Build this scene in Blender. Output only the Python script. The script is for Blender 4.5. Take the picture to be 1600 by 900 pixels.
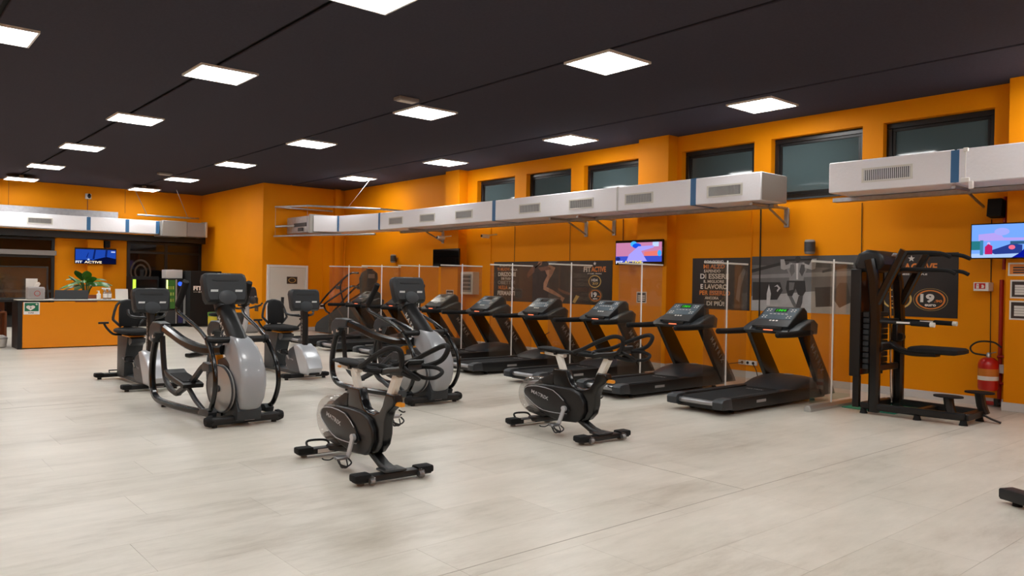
import bpy, bmesh, math, random
from mathutils import Vector, Matrix
random.seed(7)
for o in list(bpy.data.objects): bpy.data.objects.remove(o)
S = bpy.context.scene
COL = S.collection
PI = math.pi

# ---------------------------------------------------------------- camera, world, exposure
YAW, PITCH, ROLL = math.radians(40.56), math.radians(-0.38), math.radians(1.0)
FPX, CAMZ = 1215.0, 1.6
_f = Vector((math.sin(YAW)*math.cos(PITCH), math.cos(YAW)*math.cos(PITCH), math.sin(PITCH)))
_r = Vector((math.cos(YAW), -math.sin(YAW), 0)); _u = _r.cross(_f)
_r2 = _r*math.cos(ROLL)+_u*math.sin(ROLL); _u2 = -_r*math.sin(ROLL)+_u*math.cos(ROLL)
cam = bpy.data.cameras.new('camera'); camo = bpy.data.objects.new('camera', cam); COL.objects.link(camo)
cam.sensor_fit = 'HORIZONTAL'; cam.sensor_width = 36.0; cam.lens = FPX*36.0/1600.0
cam.clip_start = 0.05; cam.clip_end = 200
camo.matrix_world = Matrix(((_r2.x, _u2.x, -_f.x, 0), (_r2.y, _u2.y, -_f.y, 0), (_r2.z, _u2.z, -_f.z, CAMZ), (0, 0, 0, 1)))
S.camera = camo
w = bpy.data.worlds.new('night'); S.world = w; w.use_nodes = True
w.node_tree.nodes['Background'].inputs[0].default_value = (0.02, 0.025, 0.035, 1)
w.node_tree.nodes['Background'].inputs[1].default_value = 0.3
S.view_settings.view_transform = 'Standard'
try: S.view_settings.look = 'None'
except Exception: pass
S.view_settings.gamma = 1.0; S.view_settings.use_curve_mapping = False
S.view_settings.exposure = 0.78
PANEL_W = 17.0        # strength of the ceiling light diffusers

# ---------------------------------------------------------------- materials
def lin(c):
    def g(v):
        v /= 255.0
        return v/12.92 if v <= 0.04045 else ((v+0.055)/1.055)**2.4
    return (g(c[0]), g(c[1]), g(c[2]), 1)
def mat(name, rgb, rough=0.5, metal=0.0, spec=0.5, emit=0.0, noise=None, bump=None, coat=0.0):
    """rgb in sRGB 0..255; noise=(scale, amount) colour variation; bump=(scale, strength)"""
    m = bpy.data.materials.new(name); m.use_nodes = True
    nt = m.node_tree; b = nt.nodes['Principled BSDF']
    c = lin(rgb)
    b.inputs['Base Color'].default_value = c
    b.inputs['Roughness'].default_value = rough; b.inputs['Metallic'].default_value = metal
    b.inputs['Specular IOR Level'].default_value = spec
    b.inputs['Coat Weight'].default_value = coat
    if emit:
        b.inputs['Emission Color'].default_value = c; b.inputs['Emission Strength'].default_value = emit
    if noise or bump:
        tc = nt.nodes.new('ShaderNodeTexCoord')
    if noise:
        n = nt.nodes.new('ShaderNodeTexNoise'); n.inputs['Scale'].default_value = noise[0]; n.inputs['Detail'].default_value = 4
        nt.links.new(tc.outputs['Object'], n.inputs['Vector'])
        r = nt.nodes.new('ShaderNodeMapRange'); r.inputs[1].default_value = 0.3; r.inputs[2].default_value = 0.7
        r.inputs[3].default_value = 1-noise[1]; r.inputs[4].default_value = 1+noise[1]
        nt.links.new(n.outputs['Fac'], r.inputs[0])
        mx = nt.nodes.new('ShaderNodeVectorMath'); mx.operation = 'SCALE'; mx.inputs[0].default_value = c[:3]
        nt.links.new(r.outputs[0], mx.inputs['Scale']); nt.links.new(mx.outputs[0], b.inputs['Base Color'])
    if bump:
        n2 = nt.nodes.new('ShaderNodeTexNoise'); n2.inputs['Scale'].default_value = bump[0]; n2.inputs['Detail'].default_value = 3
        nt.links.new(tc.outputs['Object'], n2.inputs['Vector'])
        bp = nt.nodes.new('ShaderNodeBump'); bp.inputs['Strength'].default_value = bump[1]; bp.inputs['Distance'].default_value = 0.01
        nt.links.new(n2.outputs['Fac'], bp.inputs['Height']); nt.links.new(bp.outputs[0], b.inputs['Normal'])
    return m
def emis(name, rgb, s):
    m = bpy.data.materials.new(name); m.use_nodes = True; nt = m.node_tree
    nt.nodes.remove(nt.nodes['Principled BSDF'])
    e = nt.nodes.new('ShaderNodeEmission'); e.inputs[0].default_value = lin(rgb); e.inputs[1].default_value = s
    nt.links.new(e.outputs[0], nt.nodes['Material Output'].inputs[0]); return m
def clear(name, tint=(245, 240, 235), gloss=0.035, haze=0.0):
    """thin clear plastic: see-through sheet with a surface reflection and a little milky haze"""
    m = bpy.data.materials.new(name); m.use_nodes = True; nt = m.node_tree
    nt.nodes.remove(nt.nodes['Principled BSDF'])
    t = nt.nodes.new('ShaderNodeBsdfTransparent'); t.inputs[0].default_value = lin(tint)
    g = nt.nodes.new('ShaderNodeBsdfGlossy'); g.inputs['Roughness'].default_value = 0.04; g.inputs[0].default_value = (1, 1, 1, 1)
    fc = nt.nodes.new('ShaderNodeLayerWeight'); fc.inputs[0].default_value = 0.5
    pw = nt.nodes.new('ShaderNodeMath'); pw.operation = 'POWER'; pw.inputs[1].default_value = 4.0
    nt.links.new(fc.outputs['Facing'], pw.inputs[0])
    lw = nt.nodes.new('ShaderNodeMath'); lw.operation = 'MULTIPLY_ADD'; lw.inputs[1].default_value = 0.8; lw.inputs[2].default_value = gloss
    nt.links.new(pw.outputs[0], lw.inputs[0])
    mx = nt.nodes.new('ShaderNodeMixShader')
    nt.links.new(lw.outputs[0], mx.inputs[0]); nt.links.new(t.outputs[0], mx.inputs[1]); nt.links.new(g.outputs[0], mx.inputs[2])
    out = mx.outputs[0]
    if haze:
        d = nt.nodes.new('ShaderNodeBsdfDiffuse'); d.inputs[0].default_value = lin((200, 190, 180))
        m2 = nt.nodes.new('ShaderNodeMixShader'); m2.inputs[0].default_value = haze
        nt.links.new(out, m2.inputs[1]); nt.links.new(d.outputs[0], m2.inputs[2]); out = m2.outputs[0]
    nt.links.new(out, nt.nodes['Material Output'].inputs[0]); return m

M = {}
M['orange'] = mat('orange wall paint', (233, 143, 0), 0.6, spec=0.15, noise=(0.8, 0.03), bump=(60, 0.05))
M['ceil'] = mat('black ceiling fabric', (58, 56, 65), 0.9, spec=0.15, noise=(30, 0.08))
M['seam'] = mat('dark gap', (8, 8, 9), 0.9)
M['skirt'] = mat('pale grey skirting', (205, 200, 196), 0.5)
M['white'] = mat('white paint', (232, 230, 226), 0.45)
M['offwhite'] = mat('off white metal', (214, 212, 204), 0.35)
M['duct'] = mat('white embossed duct skin', (240, 240, 245), 0.42, bump=(28, 0.25))
M['ductgrey'] = mat('grey duct skin', (150, 146, 140), 0.45, bump=(28, 0.2))
M['foil'] = mat('aluminium foil underside', (200, 168, 140), 0.45, metal=0.2)
M['galv'] = mat('galvanised steel', (168, 168, 170), 0.4, metal=0.8, noise=(12, 0.1))
M['blue'] = mat('blue joint tape', (52, 104, 150), 0.5)
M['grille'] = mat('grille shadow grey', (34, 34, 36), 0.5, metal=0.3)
M['alu'] = mat('brushed aluminium', (190, 190, 188), 0.35, metal=0.7)
M['black'] = mat('black plastic', (11, 11, 12), 0.42, spec=0.45)
M['blackgloss'] = mat('black gloss paint', (9, 9, 10), 0.22, spec=0.5)
M['blackmatte'] = mat('matte black rubber', (16, 16, 17), 0.75, spec=0.3, bump=(150, 0.2))
M['belt'] = mat('running belt', (20, 20, 21), 0.8, spec=0.25, noise=(220, 0.25))
M['dark'] = mat('charcoal plastic', (41, 45, 49), 0.45, spec=0.45)
M['dark2'] = mat('mid charcoal plastic', (58, 61, 66), 0.45)
M['console'] = mat('dark console shell', (31, 34, 37), 0.5, spec=0.4, bump=(200, 0.1))
M['silver'] = mat('silver grey body paint', (146, 149, 153), 0.32, spec=0.5, coat=0.3)
M['silverlite'] = mat('light silver paint', (186, 188, 192), 0.3, metal=0.3)
M['disc'] = mat('translucent grey disc', (150, 150, 148), 0.25, spec=0.5, coat=0.4)
M['chrome'] = mat('chrome', (215, 215, 215), 0.15, metal=1.0)
M['steel'] = mat('steel', (160, 160, 162), 0.3, metal=0.9)
M['lever'] = mat('yellow orange lever', (240, 158, 20), 0.4)
M['clear'] = clear('clear acrylic sheet', (246, 240, 232), haze=0.03)
M['clearcover'] = clear('clear flywheel cover', (235, 235, 235), haze=0.10)
M['glassdark'] = mat('night glass lightened for reflections', (76, 92, 95), 0.04, spec=0.5)  # grey-green base lightened to stand in for reflected room light
M['glassblack'] = mat('black night glass', (14, 13, 13), 0.04, spec=0.5)
M['frameblk'] = mat('black window frame', (19, 19, 20), 0.35)
M['print'] = mat('black poster print', (34, 31, 31), 0.4)
M['printbrown'] = mat('dark brown print', (58, 44, 38), 0.45, noise=(6, 0.25))
M['printwhite'] = mat('white print', (226, 222, 216), 0.5)
M['printorange'] = mat('orange print', (222, 130, 48), 0.5)
M['printgold'] = mat('gold print', (205, 172, 96), 0.45)
M['skin'] = mat('skin tone print', (176, 128, 100), 0.5, noise=(10, 0.2))
M['skindark'] = mat('shaded skin print', (120, 80, 60), 0.5, noise=(10, 0.2))
for i, g in enumerate((22, 45, 72, 105, 140, 175, 208)):
    M['g%d' % i] = mat('grey print %d' % i, (g, g, g), 0.45, noise=(5, 0.12))
M['red'] = mat('fire red paint', (190, 24, 16), 0.3, coat=0.3)
M['redpipe'] = mat('red pipe paint', (168, 30, 14), 0.4)
M['cable'] = mat('black cable', (16, 14, 12), 0.6)
M['wood'] = mat('brown wood', (120, 66, 30), 0.5, noise=(4, 0.15))
M['deskorange'] = mat('orange laminate', (232, 140, 0), 0.3, spec=0.4)
M['leaf'] = mat('leaf green', (70, 128, 38), 0.4, noise=(8, 0.3))
M['leafd'] = mat('dark leaf green', (38, 84, 26), 0.4, noise=(8, 0.3))
M['terracotta'] = mat('terracotta', (168, 92, 60), 0.7)
M['green'] = mat('sign green', (0, 108, 74), 0.5)
M['greenbottle'] = clear('clear bottle', (225, 230, 228), haze=0.25)
M['grey'] = mat('grey plastic', (140, 136, 134), 0.5)
M['tissue'] = mat('grey tissue box', (158, 152, 150), 0.6)
M['paper'] = mat('white paper', (228, 222, 214), 0.7)
M['stone'] = mat('dark bag fabric', (60, 56, 54), 0.8)
M['yellowish'] = mat('yellow liner', (190, 170, 40), 0.6)
M['teal'] = mat('teal rubber', (30, 150, 120), 0.6)
M['maroon'] = mat('maroon fabric', (70, 16, 34), 0.7)
M['screenblk'] = mat('screen glass', (6, 6, 8), 0.12)
M['panel'] = emis('light diffuser', (250, 250, 248), PANEL_W)
M['jointstrip'] = mat('joint strip', (168, 160, 147), 0.5)
M['cover'] = mat('near black cover', (20, 22, 24), 0.35)
M['decal'] = mat('faint glass decal', (74, 60, 44), 0.5)
M['sill'] = mat('dark grey sill', (60, 66, 68), 0.4)
M['led'] = emis('green LED display', (70, 235, 60), 0.45)
M['ledred'] = emis('red lit strip', (255, 120, 80), 1.2)
M['lcd'] = mat('console glass', (82, 96, 105), 0.2, spec=0.5)

def floor_material():
    m = bpy.data.materials.new('pale greige plank'); m.use_nodes = True; nt = m.node_tree; b = nt.nodes['Principled BSDF']
    tc = nt.nodes.new('ShaderNodeNewGeometry'); oi = nt.nodes.new('ShaderNodeObjectInfo')
    mp = nt.nodes.new('ShaderNodeMapping'); mp.inputs['Scale'].default_value = (1.2, 4.2, 1)
    nt.links.new(tc.outputs['Position'], mp.inputs['Vector'])
    n1 = nt.nodes.new('ShaderNodeTexNoise'); n1.inputs['Scale'].default_value = 1.9; n1.inputs['Detail'].default_value = 12; n1.inputs['Roughness'].default_value = 0.72
    nt.links.new(mp.outputs[0], n1.inputs['Vector'])
    mp2 = nt.nodes.new('ShaderNodeMapping'); mp2.inputs['Scale'].default_value = (0.5, 1.1, 1)
    nt.links.new(tc.outputs['Position'], mp2.inputs['Vector'])
    n2 = nt.nodes.new('ShaderNodeTexNoise'); n2.inputs['Scale'].default_value = 1.3; n2.inputs['Detail'].default_value = 3
    nt.links.new(mp2.outputs[0], n2.inputs['Vector'])
    ad = nt.nodes.new('ShaderNodeMath'); ad.operation = 'MULTIPLY_ADD'; ad.inputs[1].default_value = 0.55
    nt.links.new(n2.outputs['Fac'], ad.inputs[0])
    m1 = nt.nodes.new('ShaderNodeMath'); m1.operation = 'MULTIPLY'; m1.inputs[1].default_value = 0.55
    nt.links.new(n1.outputs['Fac'], m1.inputs[0]); nt.links.new(m1.outputs[0], ad.inputs[2])
    rn = nt.nodes.new('ShaderNodeMath'); rn.operation = 'MULTIPLY_ADD'; rn.inputs[1].default_value = 0.10; 
    nt.links.new(oi.outputs['Random'], rn.inputs[0]); nt.links.new(ad.outputs[0], rn.inputs[2])
    cr = nt.nodes.new('ShaderNodeValToRGB'); e = cr.color_ramp.elements
    e[0].position = 0.38; e[0].color = lin((173, 164, 149)); e[1].position = 0.78; e[1].color = lin((219, 212, 200))
    k = e.new(0.56); k.color = lin((201, 194, 181))
    nt.links.new(rn.outputs[0], cr.inputs[0]); nt.links.new(cr.outputs[0], b.inputs['Base Color'])
    rr = nt.nodes.new('ShaderNodeMapRange'); rr.inputs[3].default_value = 0.26; rr.inputs[4].default_value = 0.42
    nt.links.new(n1.outputs['Fac'], rr.inputs[0]); nt.links.new(rr.outputs[0], b.inputs['Roughness'])
    b.inputs['Specular IOR Level'].default_value = 0.5
    return m
M['floor'] = floor_material()

# ---------------------------------------------------------------- mesh helpers
def smooth_path(pts, n=5, closed=False):
    P = [Vector(p) for p in pts]; out = []; L = len(P)
    if L < 3: return P
    rng = L if closed else L-1
    for i in range(rng):
        p1, p2 = P[i], P[(i+1) % L]
        p0 = P[i-1] if (i > 0 or closed) else p1*2-p2
        p3 = P[(i+2) % L] if (i+2 < L or closed) else p2*2-p1
        for k in range(n):
            t = k/n
            out.append(0.5*((2*p1)+(p2-p0)*t+(2*p0-5*p1+4*p2-p3)*t*t+(3*p1-p0-3*p2+p3)*t**3))
    if not closed: out.append(P[-1])
    return out
class MB:
    def __init__(s): s.bm = bmesh.new()
    def box(s, c, d, bev=0.0, rot=None, seg=1):
        r = bmesh.ops.create_cube(s.bm, size=1.0); v = r['verts']
        mt = Matrix.Translation(Vector(c)) @ ((rot.to_4x4() if rot else Matrix())) @ Matrix.Diagonal((d[0], d[1], d[2], 1))
        bmesh.ops.transform(s.bm, matrix=mt, verts=v)
        if bev > 0:
            es = list({e for x in v for e in x.link_edges})
            bmesh.ops.bevel(s.bm, geom=es, offset=bev, segments=seg, affect='EDGES', profile=0.6, clamp_overlap=True)
        return s
    def span(s, a, b, bev=0.0, seg=1):
        return s.box([(a[i]+b[i])/2 for i in range(3)], [abs(b[i]-a[i]) for i in range(3)], bev, seg=seg)
    def tube(s, pts, r, seg=8, n=5, closed=False, sec=None, up=(0, 0, 1), straight=False):
        P = [Vector(p) for p in pts] if straight else smooth_path(pts, n, closed)
        L = len(P); rs = r if isinstance(r, (list, tuple)) else None
        if sec is None: sec = [(math.cos(2*PI*i/seg), math.sin(2*PI*i/seg)) for i in range(seg)]
        rings = []; upv = Vector(up)
        prevN = None
        for i in range(L):
            if closed: T = P[(i+1) % L]-P[i-1]
            else: T = P[min(i+1, L-1)]-P[max(i-1, 0)]
            T.normalize()
            if prevN is None:
                N = upv-T*upv.dot(T)
                if N.length < 1e-3: N = Vector((1, 0, 0))-T*T.x
            else: N = prevN-T*prevN.dot(T)
            N.normalize(); prevN = N; B = T.cross(N)
            if rs: q = i/(L-1)*(len(rs)-1); j = min(int(q), len(rs)-2); rr = rs[j]*(1-(q-j))+rs[j+1]*(q-j)
            else: rr = r
            rings.append([s.bm.verts.new(P[i]+B*a*rr+N*b*rr) for a, b in sec])
        m = len(sec)
        for i in range(L if closed else L-1):
            A, B2 = rings[i], rings[(i+1) % L]
            for k in range(m):
                try: s.bm.faces.new((A[k], A[(k+1) % m], B2[(k+1) % m], B2[k]))
                except ValueError: pass
        if not closed:
            s.bm.faces.new(list(reversed(rings[0]))); s.bm.faces.new(rings[-1])
        return s
    def rod(s, a, b, r, seg=10): return s.tube([a, b], r, seg, straight=True)
    def flat(s, pts, w, h, up=(0, 0, 1), n=5, straight=False, c=0.25):
        """tube with a chamfered rectangular section: w sideways, h along up"""
        a, b = w/2, h/2; k = min(w, h)*c
        sec = [(a, -b+k), (a, b-k), (a-k, b), (-a+k, b), (-a, b-k), (-a, -b+k), (-a+k, -b), (a-k, -b)]
        return s.tube(pts, 1.0, n=n, sec=sec, up=up, straight=straight)
    def prism(s, poly, axis, a, b, bev=0.0, seg=2):
        def m3(p, t):
            return {'x': (t, p[0], p[1]), 'y': (p[0], t, p[1]), 'z': (p[0], p[1], t)}[axis]
        va = [s.bm.verts.new(m3(p, a)) for p in poly]; vb = [s.bm.verts.new(m3(p, b)) for p in poly]
        n = len(poly); fs = [s.bm.faces.new(va), s.bm.faces.new(list(reversed(vb)))]
        for i in range(n): fs.append(s.bm.faces.new((va[i], vb[i], vb[(i+1) % n], va[(i+1) % n])))
        bmesh.ops.recalc_face_normals(s.bm, faces=fs)
        if bev > 0:
            es = list(fs[0].edges)+list(fs[1].edges)
            bmesh.ops.bevel(s.bm, geom=es, offset=bev, segments=seg, affect='EDGES', profile=0.6, clamp_overlap=True)
        return s
    def lathe(s, prof, c=(0, 0, 0), axis='z', seg=20, sy=1.0):
        """prof [(radius, t)]; sy squashes the vertical (z) radius for x / y axes"""
        rings = []
        for r, t in prof:
            ring = []
            for i in range(seg):
                a = 2*PI*i/seg; p, q = r*math.cos(a), r*math.sin(a)
                v = {'z': (p, q, t), 'x': (t, p, q*sy), 'y': (p, t, q*sy)}[axis]
                ring.append(s.bm.verts.new(Vector(c)+Vector(v)))
            rings.append(ring)
        fs = []
        for A, B in zip(rings, rings[1:]):
            for k in range(seg): fs.append(s.bm.faces.new((A[k], A[(k+1) % seg], B[(k+1) % seg], B[k])))
        fs.append(s.bm.faces.new(list(reversed(rings[0])))); fs.append(s.bm.faces.new(rings[-1]))
        bmesh.ops.recalc_face_normals(s.bm, faces=fs); return s
    def ell(s, c, r, u=14, v=9, rot=None):
        res = bmesh.ops.create_uvsphere(s.bm, u_segments=u, v_segments=v, radius=1.0)
        mt = Matrix.Translation(Vector(c)) @ (rot.to_4x4() if rot else Matrix()) @ Matrix.Diagonal((r[0], r[1], r[2], 1))
        bmesh.ops.transform(s.bm, matrix=mt, verts=res['verts']); return s
    def loft(s, rings):
        R = [[s.bm.verts.new(Vector(p)) for p in ring] for ring in rings]; n = len(R[0]); fs = []
        for A, B in zip(R, R[1:]):
            for k in range(n): fs.append(s.bm.faces.new((A[k], A[(k+1) % n], B[(k+1) % n], B[k])))
        fs.append(s.bm.faces.new(list(reversed(R[0])))); fs.append(s.bm.faces.new(R[-1]))
        bmesh.ops.recalc_face_normals(s.bm, faces=fs); return s
    def poly(s, fr, pts, w0=0.0, w1=0.001):
        """flat print: polygon on a frame (origin, ex, ey, normal) with a sliver of thickness"""
        o, ex, ey, n = fr
        top = [s.bm.verts.new(o+ex*p[0]+ey*p[1]+n*w1) for p in pts]; bot = [s.bm.verts.new(o+ex*p[0]+ey*p[1]+n*w0) for p in pts]
        k = len(pts); fs = [s.bm.faces.new(top), s.bm.faces.new(list(reversed(bot)))]
        for i in range(k): fs.append(s.bm.faces.new((top[i], bot[i], bot[(i+1) % k], top[(i+1) % k])))
        bmesh.ops.recalc_face_normals(s.bm, faces=fs); return s
    def mesh(s, name, m, angle=38):
        me = bpy.data.meshes.new(name); s.bm.to_mesh(me); s.bm.free()
        me.materials.append(M[m] if isinstance(m, str) else m)
        me.shade_smooth(); me.set_sharp_from_angle(angle=math.radians(angle)); return me
    def build(s, name, m, parent=None, angle=38):
        o = bpy.data.objects.new(name, s.mesh(name, m, angle)); COL.objects.link(o)
        if parent is not None: o.parent = parent
        return o
def tag(o, label=None, cat=None, group=None, kind=None):
    if label: o['label'] = label
    if cat: o['category'] = cat
    if group: o['group'] = group
    if kind: o['kind'] = kind
    return o
def thing(name, label, cat, loc=(0, 0, 0), rz=0.0, group=None):
    o = bpy.data.objects.new(name, None); COL.objects.link(o); o.location = loc; o.rotation_euler = (0, 0, rz)
    o.empty_display_size = 0.1
    return tag(o, label, cat, group)
def struct(o, label=None): o['kind'] = 'structure'; return tag(o, label)
def dup(root, loc, rz, label, parent=None):
    c = root.copy(); COL.objects.link(c)
    if parent is None: c.location = loc; c.rotation_euler = (0, 0, rz); c['label'] = label
    else: c.parent = parent
    for ch in list(root.children): dup(ch, None, None, None, c)
    return c
def inst(o, parent, loc=None, name=None):
    c = o.copy(); COL.objects.link(c); c.parent = parent
    if loc is not None: c.location = loc
    return c
_tc = {}
def text_mesh(body, bold, align, ext):
    key = (body, bold, align, ext)
    if key not in _tc:
        cu = bpy.data.curves.new('t', 'FONT'); cu.body = body; cu.size = 1.0; cu.align_x = align; cu.align_y = 'CENTER'
        cu.extrude = ext; cu.offset = bold; cu.resolution_u = 3
        o = bpy.data.objects.new('t', cu); COL.objects.link(o)
        dg = bpy.context.evaluated_depsgraph_get(); me = bpy.data.meshes.new_from_object(o.evaluated_get(dg))
        bpy.data.objects.remove(o); bpy.data.curves.remove(cu)
        xs = [v.co.x for v in me.vertices]; ys = [v.co.y for v in me.vertices]
        _tc[key] = (me, (min(xs), max(xs), min(ys), max(ys)))
    return _tc[key]
def text(name, body, fr, u, v, wd, ht, m, parent, bold=0.02, w=0.0012):
    """lettering fitted into a box wd x ht centred at (u, v) on a frame"""
    me, (x0, x1, y0, y1) = text_mesh(body, bold, 'CENTER', 0.0)
    me = me.copy(); sx, sy = wd/(x1-x0), ht/(y1-y0); cx, cy = (x0+x1)/2, (y0+y1)/2
    o, ex, ey, n = fr
    for vt in me.vertices:
        p = vt.co; vt.co = o+ex*(u+(p.x-cx)*sx)+ey*(v+(p.y-cy)*sy)+n*w
    me.materials.clear(); me.materials.append(M[m] if isinstance(m, str) else m)
    ob = bpy.data.objects.new(name, me); COL.objects.link(ob); ob.parent = parent
    return ob
V3 = Vector
def fr_negx(x, y, z): return (V3((x, y, z)), V3((0, -1, 0)), V3((0, 0, 1)), V3((-1, 0, 0)))   # faces -X, u runs towards -Y
def fr_negy(x, y, z): return (V3((x, y, z)), V3((1, 0, 0)), V3((0, 0, 1)), V3((0, -1, 0)))   # faces -Y, u runs towards +X
def rect(x0, y0, x1, y1): return [(x0, y0), (x1, y0), (x1, y1), (x0, y1)]
def oval(cx, cy, rx, ry, n=28): return [(cx+rx*math.cos(2*PI*i/n), cy+ry*math.sin(2*PI*i/n)) for i in range(n)]
def star(cx, cy, rx, ry): return [(cx+(1 if i % 2 == 0 else 0.42)*rx*math.sin(PI*i/5), cy+(1 if i % 2 == 0 else 0.42)*ry*math.cos(PI*i/5)) for i in range(10)]
def ring(mb, fr, cx, cy, rx, ry, t, w0=0.001, w1=0.002, n=32):
    o, ex, ey, nn = fr
    for i in range(n):
        a, b = 2*PI*i/n, 2*PI*(i+1)/n
        q = [(cx+(rx-k)*math.cos(g), cy+(ry-k*ry/rx)*math.sin(g)) for g, k in ((a, 0), (b, 0), (b, t), (a, t))]
        mb.poly(fr, q, w0, w1)
    return mb
ORD = ['first', 'second', 'third', 'fourth', 'fifth', 'sixth', 'seventh', 'eighth', 'ninth', 'tenth']
# ================================================================ the room
XW, ZC, YF, XS, YB = 12.11, 4.46, 22.5, 9.43, 27.8
X0, Y0 = -5.0, -5.0
# floor: dark bed with planks laid on it
floor = struct(MB().span((X0-0.3, Y0-0.3, -0.12), (XW+0.4, YB+0.3, -0.006)).build('floor', 'seam'))
floor['label'] = 'pale greige plank floor of the gym'
PL, PW, GAP = 1.9, 0.555, 0.0016
pm = MB().box((0, 0, -0.003), (PL-GAP, PW-GAP, 0.006)).mesh('plank', 'floor')
far = MB(); nrow = 0; y = Y0; near = []
while y < YB:
    off = [0, 0.7, 1.3, 0.35, 1.05][nrow % 5]; x = X0-off
    while x < XW:
        a, b = max(x, X0), min(x+PL, XW); yy = min(y+PW, YB)
        if b-a > 0.02:
            cx, cy = (a+b)/2, (y+yy)/2; fullp = (b-a) > PL-0.001 and (yy-y) > PW-0.001
            dist = math.hypot(cx, cy); ang = math.degrees(math.atan2(cx, cy))
            if fullp and 2.2 < dist < 11.8 and 2.0 < ang < 79: near.append((dist, cx, cy))
            else: far.box((cx, cy, -0.003), (b-a-GAP, yy-y-GAP, 0.006))
        x += PL
    y += PW; nrow += 1
near.sort()
for i, (d, cx, cy) in enumerate(near):
    if i < 290:
        o = bpy.data.objects.new('plank', pm); COL.objects.link(o); o.location = (cx, cy, 0); o.parent = floor
    else: far.box((cx, cy, -0.003), (PL-GAP, PW-GAP, 0.006))
tag(far.build('distant_planks', 'floor', floor), kind='stuff')
# two expansion joints across the floor
for a, b in (((0.0, 3.44, 0), (XW, 3.447, 0.0012)), ((5.40, 3.452, 0), (5.406, 12.0, 0.0012)), ((X0, 10.90, 0), (XW, 10.908, 0.0012))):
    MB().span(a, b).build('expansion_joint', 'jointstrip', floor)

# ceiling: black fabric strips under a dark deck
ceiling = struct(MB().span((X0-0.3, Y0-0.3, ZC+0.05), (XW+0.4, YB+0.3, ZC+0.25)).build('ceiling', 'seam'))
ceiling['label'] = 'black fabric ceiling with long dark seams'
xs = [X0, -2.0, 1.25, 3.77, 7.03, 10.3, XW+0.05]
for a, b in zip(xs, xs[1:]):
    MB().span((a+0.03, Y0, ZC), (b-0.03, YB, ZC+0.03), 0.008).build('ceiling_strip', 'ceil', ceiling)

# right wall with clerestory openings
WIN = [(3.89, 5.42), (5.74, 7.33), (7.66, 9.22), (10.27, 11.82), (12.21, 13.70), (14.11, 15.57)]
WZ0, WZ1 = 3.11, 4.16
m = MB(); m.span((XW, Y0, 0), (XW+0.35, YF, WZ0)); m.span((XW, Y0, WZ1), (XW+0.35, YF, ZC+0.04))
ed = [Y0]+[v for w_ in WIN for v in w_]+[YF]
for i in range(0, len(ed), 2): m.span((XW, ed[i], WZ0), (XW+0.35, ed[i+1], WZ1))
struct(m.build('wall_right', 'orange'), 'orange long wall behind the treadmills')
for i, (a, b) in enumerate(WIN):
    t = thing('window_%d' % (i+1), None, None, (0, 0, 0)); struct(t, ['black framed high window beside the right edge pillar', 'black framed high window in the gap between the two ducts', 'black framed high window just right of the wide pillar', 'black framed high window just left of the wide pillar', 'black framed high window second from the far pillar', 'black framed high window nearest the far pillar'][i])
    xg = XW+0.12; f = 0.085
    fm = MB(); fm.span((xg, a, WZ0), (xg+0.07, b, WZ0+f), 0.006); fm.span((xg, a, WZ1-f), (xg+0.07, b, WZ1), 0.006)
    fm.span((xg, a, WZ0+f), (xg+0.07, a+f, WZ1-f), 0.006); fm.span((xg, b-f, WZ0+f), (xg+0.07, b, WZ1-f), 0.006)
    fm.build('window_frame', 'frameblk', t)
    sm = MB(); g = 0.045; a2, b2, c2, d2 = a+f, b-f, WZ0+f, WZ1-f
    sm.span((xg+0.02, a2, c2), (xg+0.055, b2, c2+g), 0.004); sm.span((xg+0.02, a2, d2-g), (xg+0.055, b2, d2), 0.004)
    sm.span((xg+0.02, a2, c2+g), (xg+0.055, a2+g, d2-g), 0.004); sm.span((xg+0.02, b2-g, c2+g), (xg+0.055, b2, d2-g), 0.004)
    sm.build('window_sash', 'black', t)
    MB().span((xg+0.035, a2+g, c2+g), (xg+0.045, b2-g, d2-g)).build('pane', 'glassdark', t)
    MB().span((XW-0.03, a-0.02, WZ0-0.025), (xg, b+0.02, WZ0-0.0005)).build('window_sill', 'sill', t)
# pillars on the right wall
PIL = [(2.93, 3.63), (9.32, 10.06), (15.96, 16.56)]
for i, (a, b) in enumerate(PIL):
    struct(MB().span((11.83, a, 0), (XW-0.002, b, ZC+0.03), 0.006).build('pillar', 'orange'), ['orange wall pillar at the right edge of the view', 'wide orange pillar behind the lit middle television', 'orange pillar behind the switched off television'][i])
struct(MB().span((11.72, YF-0.16, 0), (11.9, YF-0.002, ZC+0.03), 0.005).build('pillar', 'orange'), 'slim orange pilaster near the far corner')
# other walls
struct(MB().span((X0-0.3, YB, 0), (XS+0.2, YB+0.3, ZC+0.04)).build('wall_far', 'orange'), 'orange end wall behind the reception desk')
struct(MB().span((XS, YF+0.2, 0), (XS+0.2, YB, ZC+0.04)).build('wall_side', 'orange'), 'orange side of the corner room beyond the vending machines')
struct(MB().span((XS, YF, 0), (XW+0.35, YF+0.2, ZC+0.04)).build('wall_front', 'orange'), 'orange front of the corner room with white door')
struct(MB().span((X0-0.3, Y0, 0), (X0, YB, ZC+0.04)).build('wall_left', 'orange'), 'orange wall left of the camera')
struct(MB().span((X0-0.3, Y0-0.3, 0), (XW+0.35, Y0, ZC+0.04)).build('wall_back', 'orange'), 'orange wall behind the camera')
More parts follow.
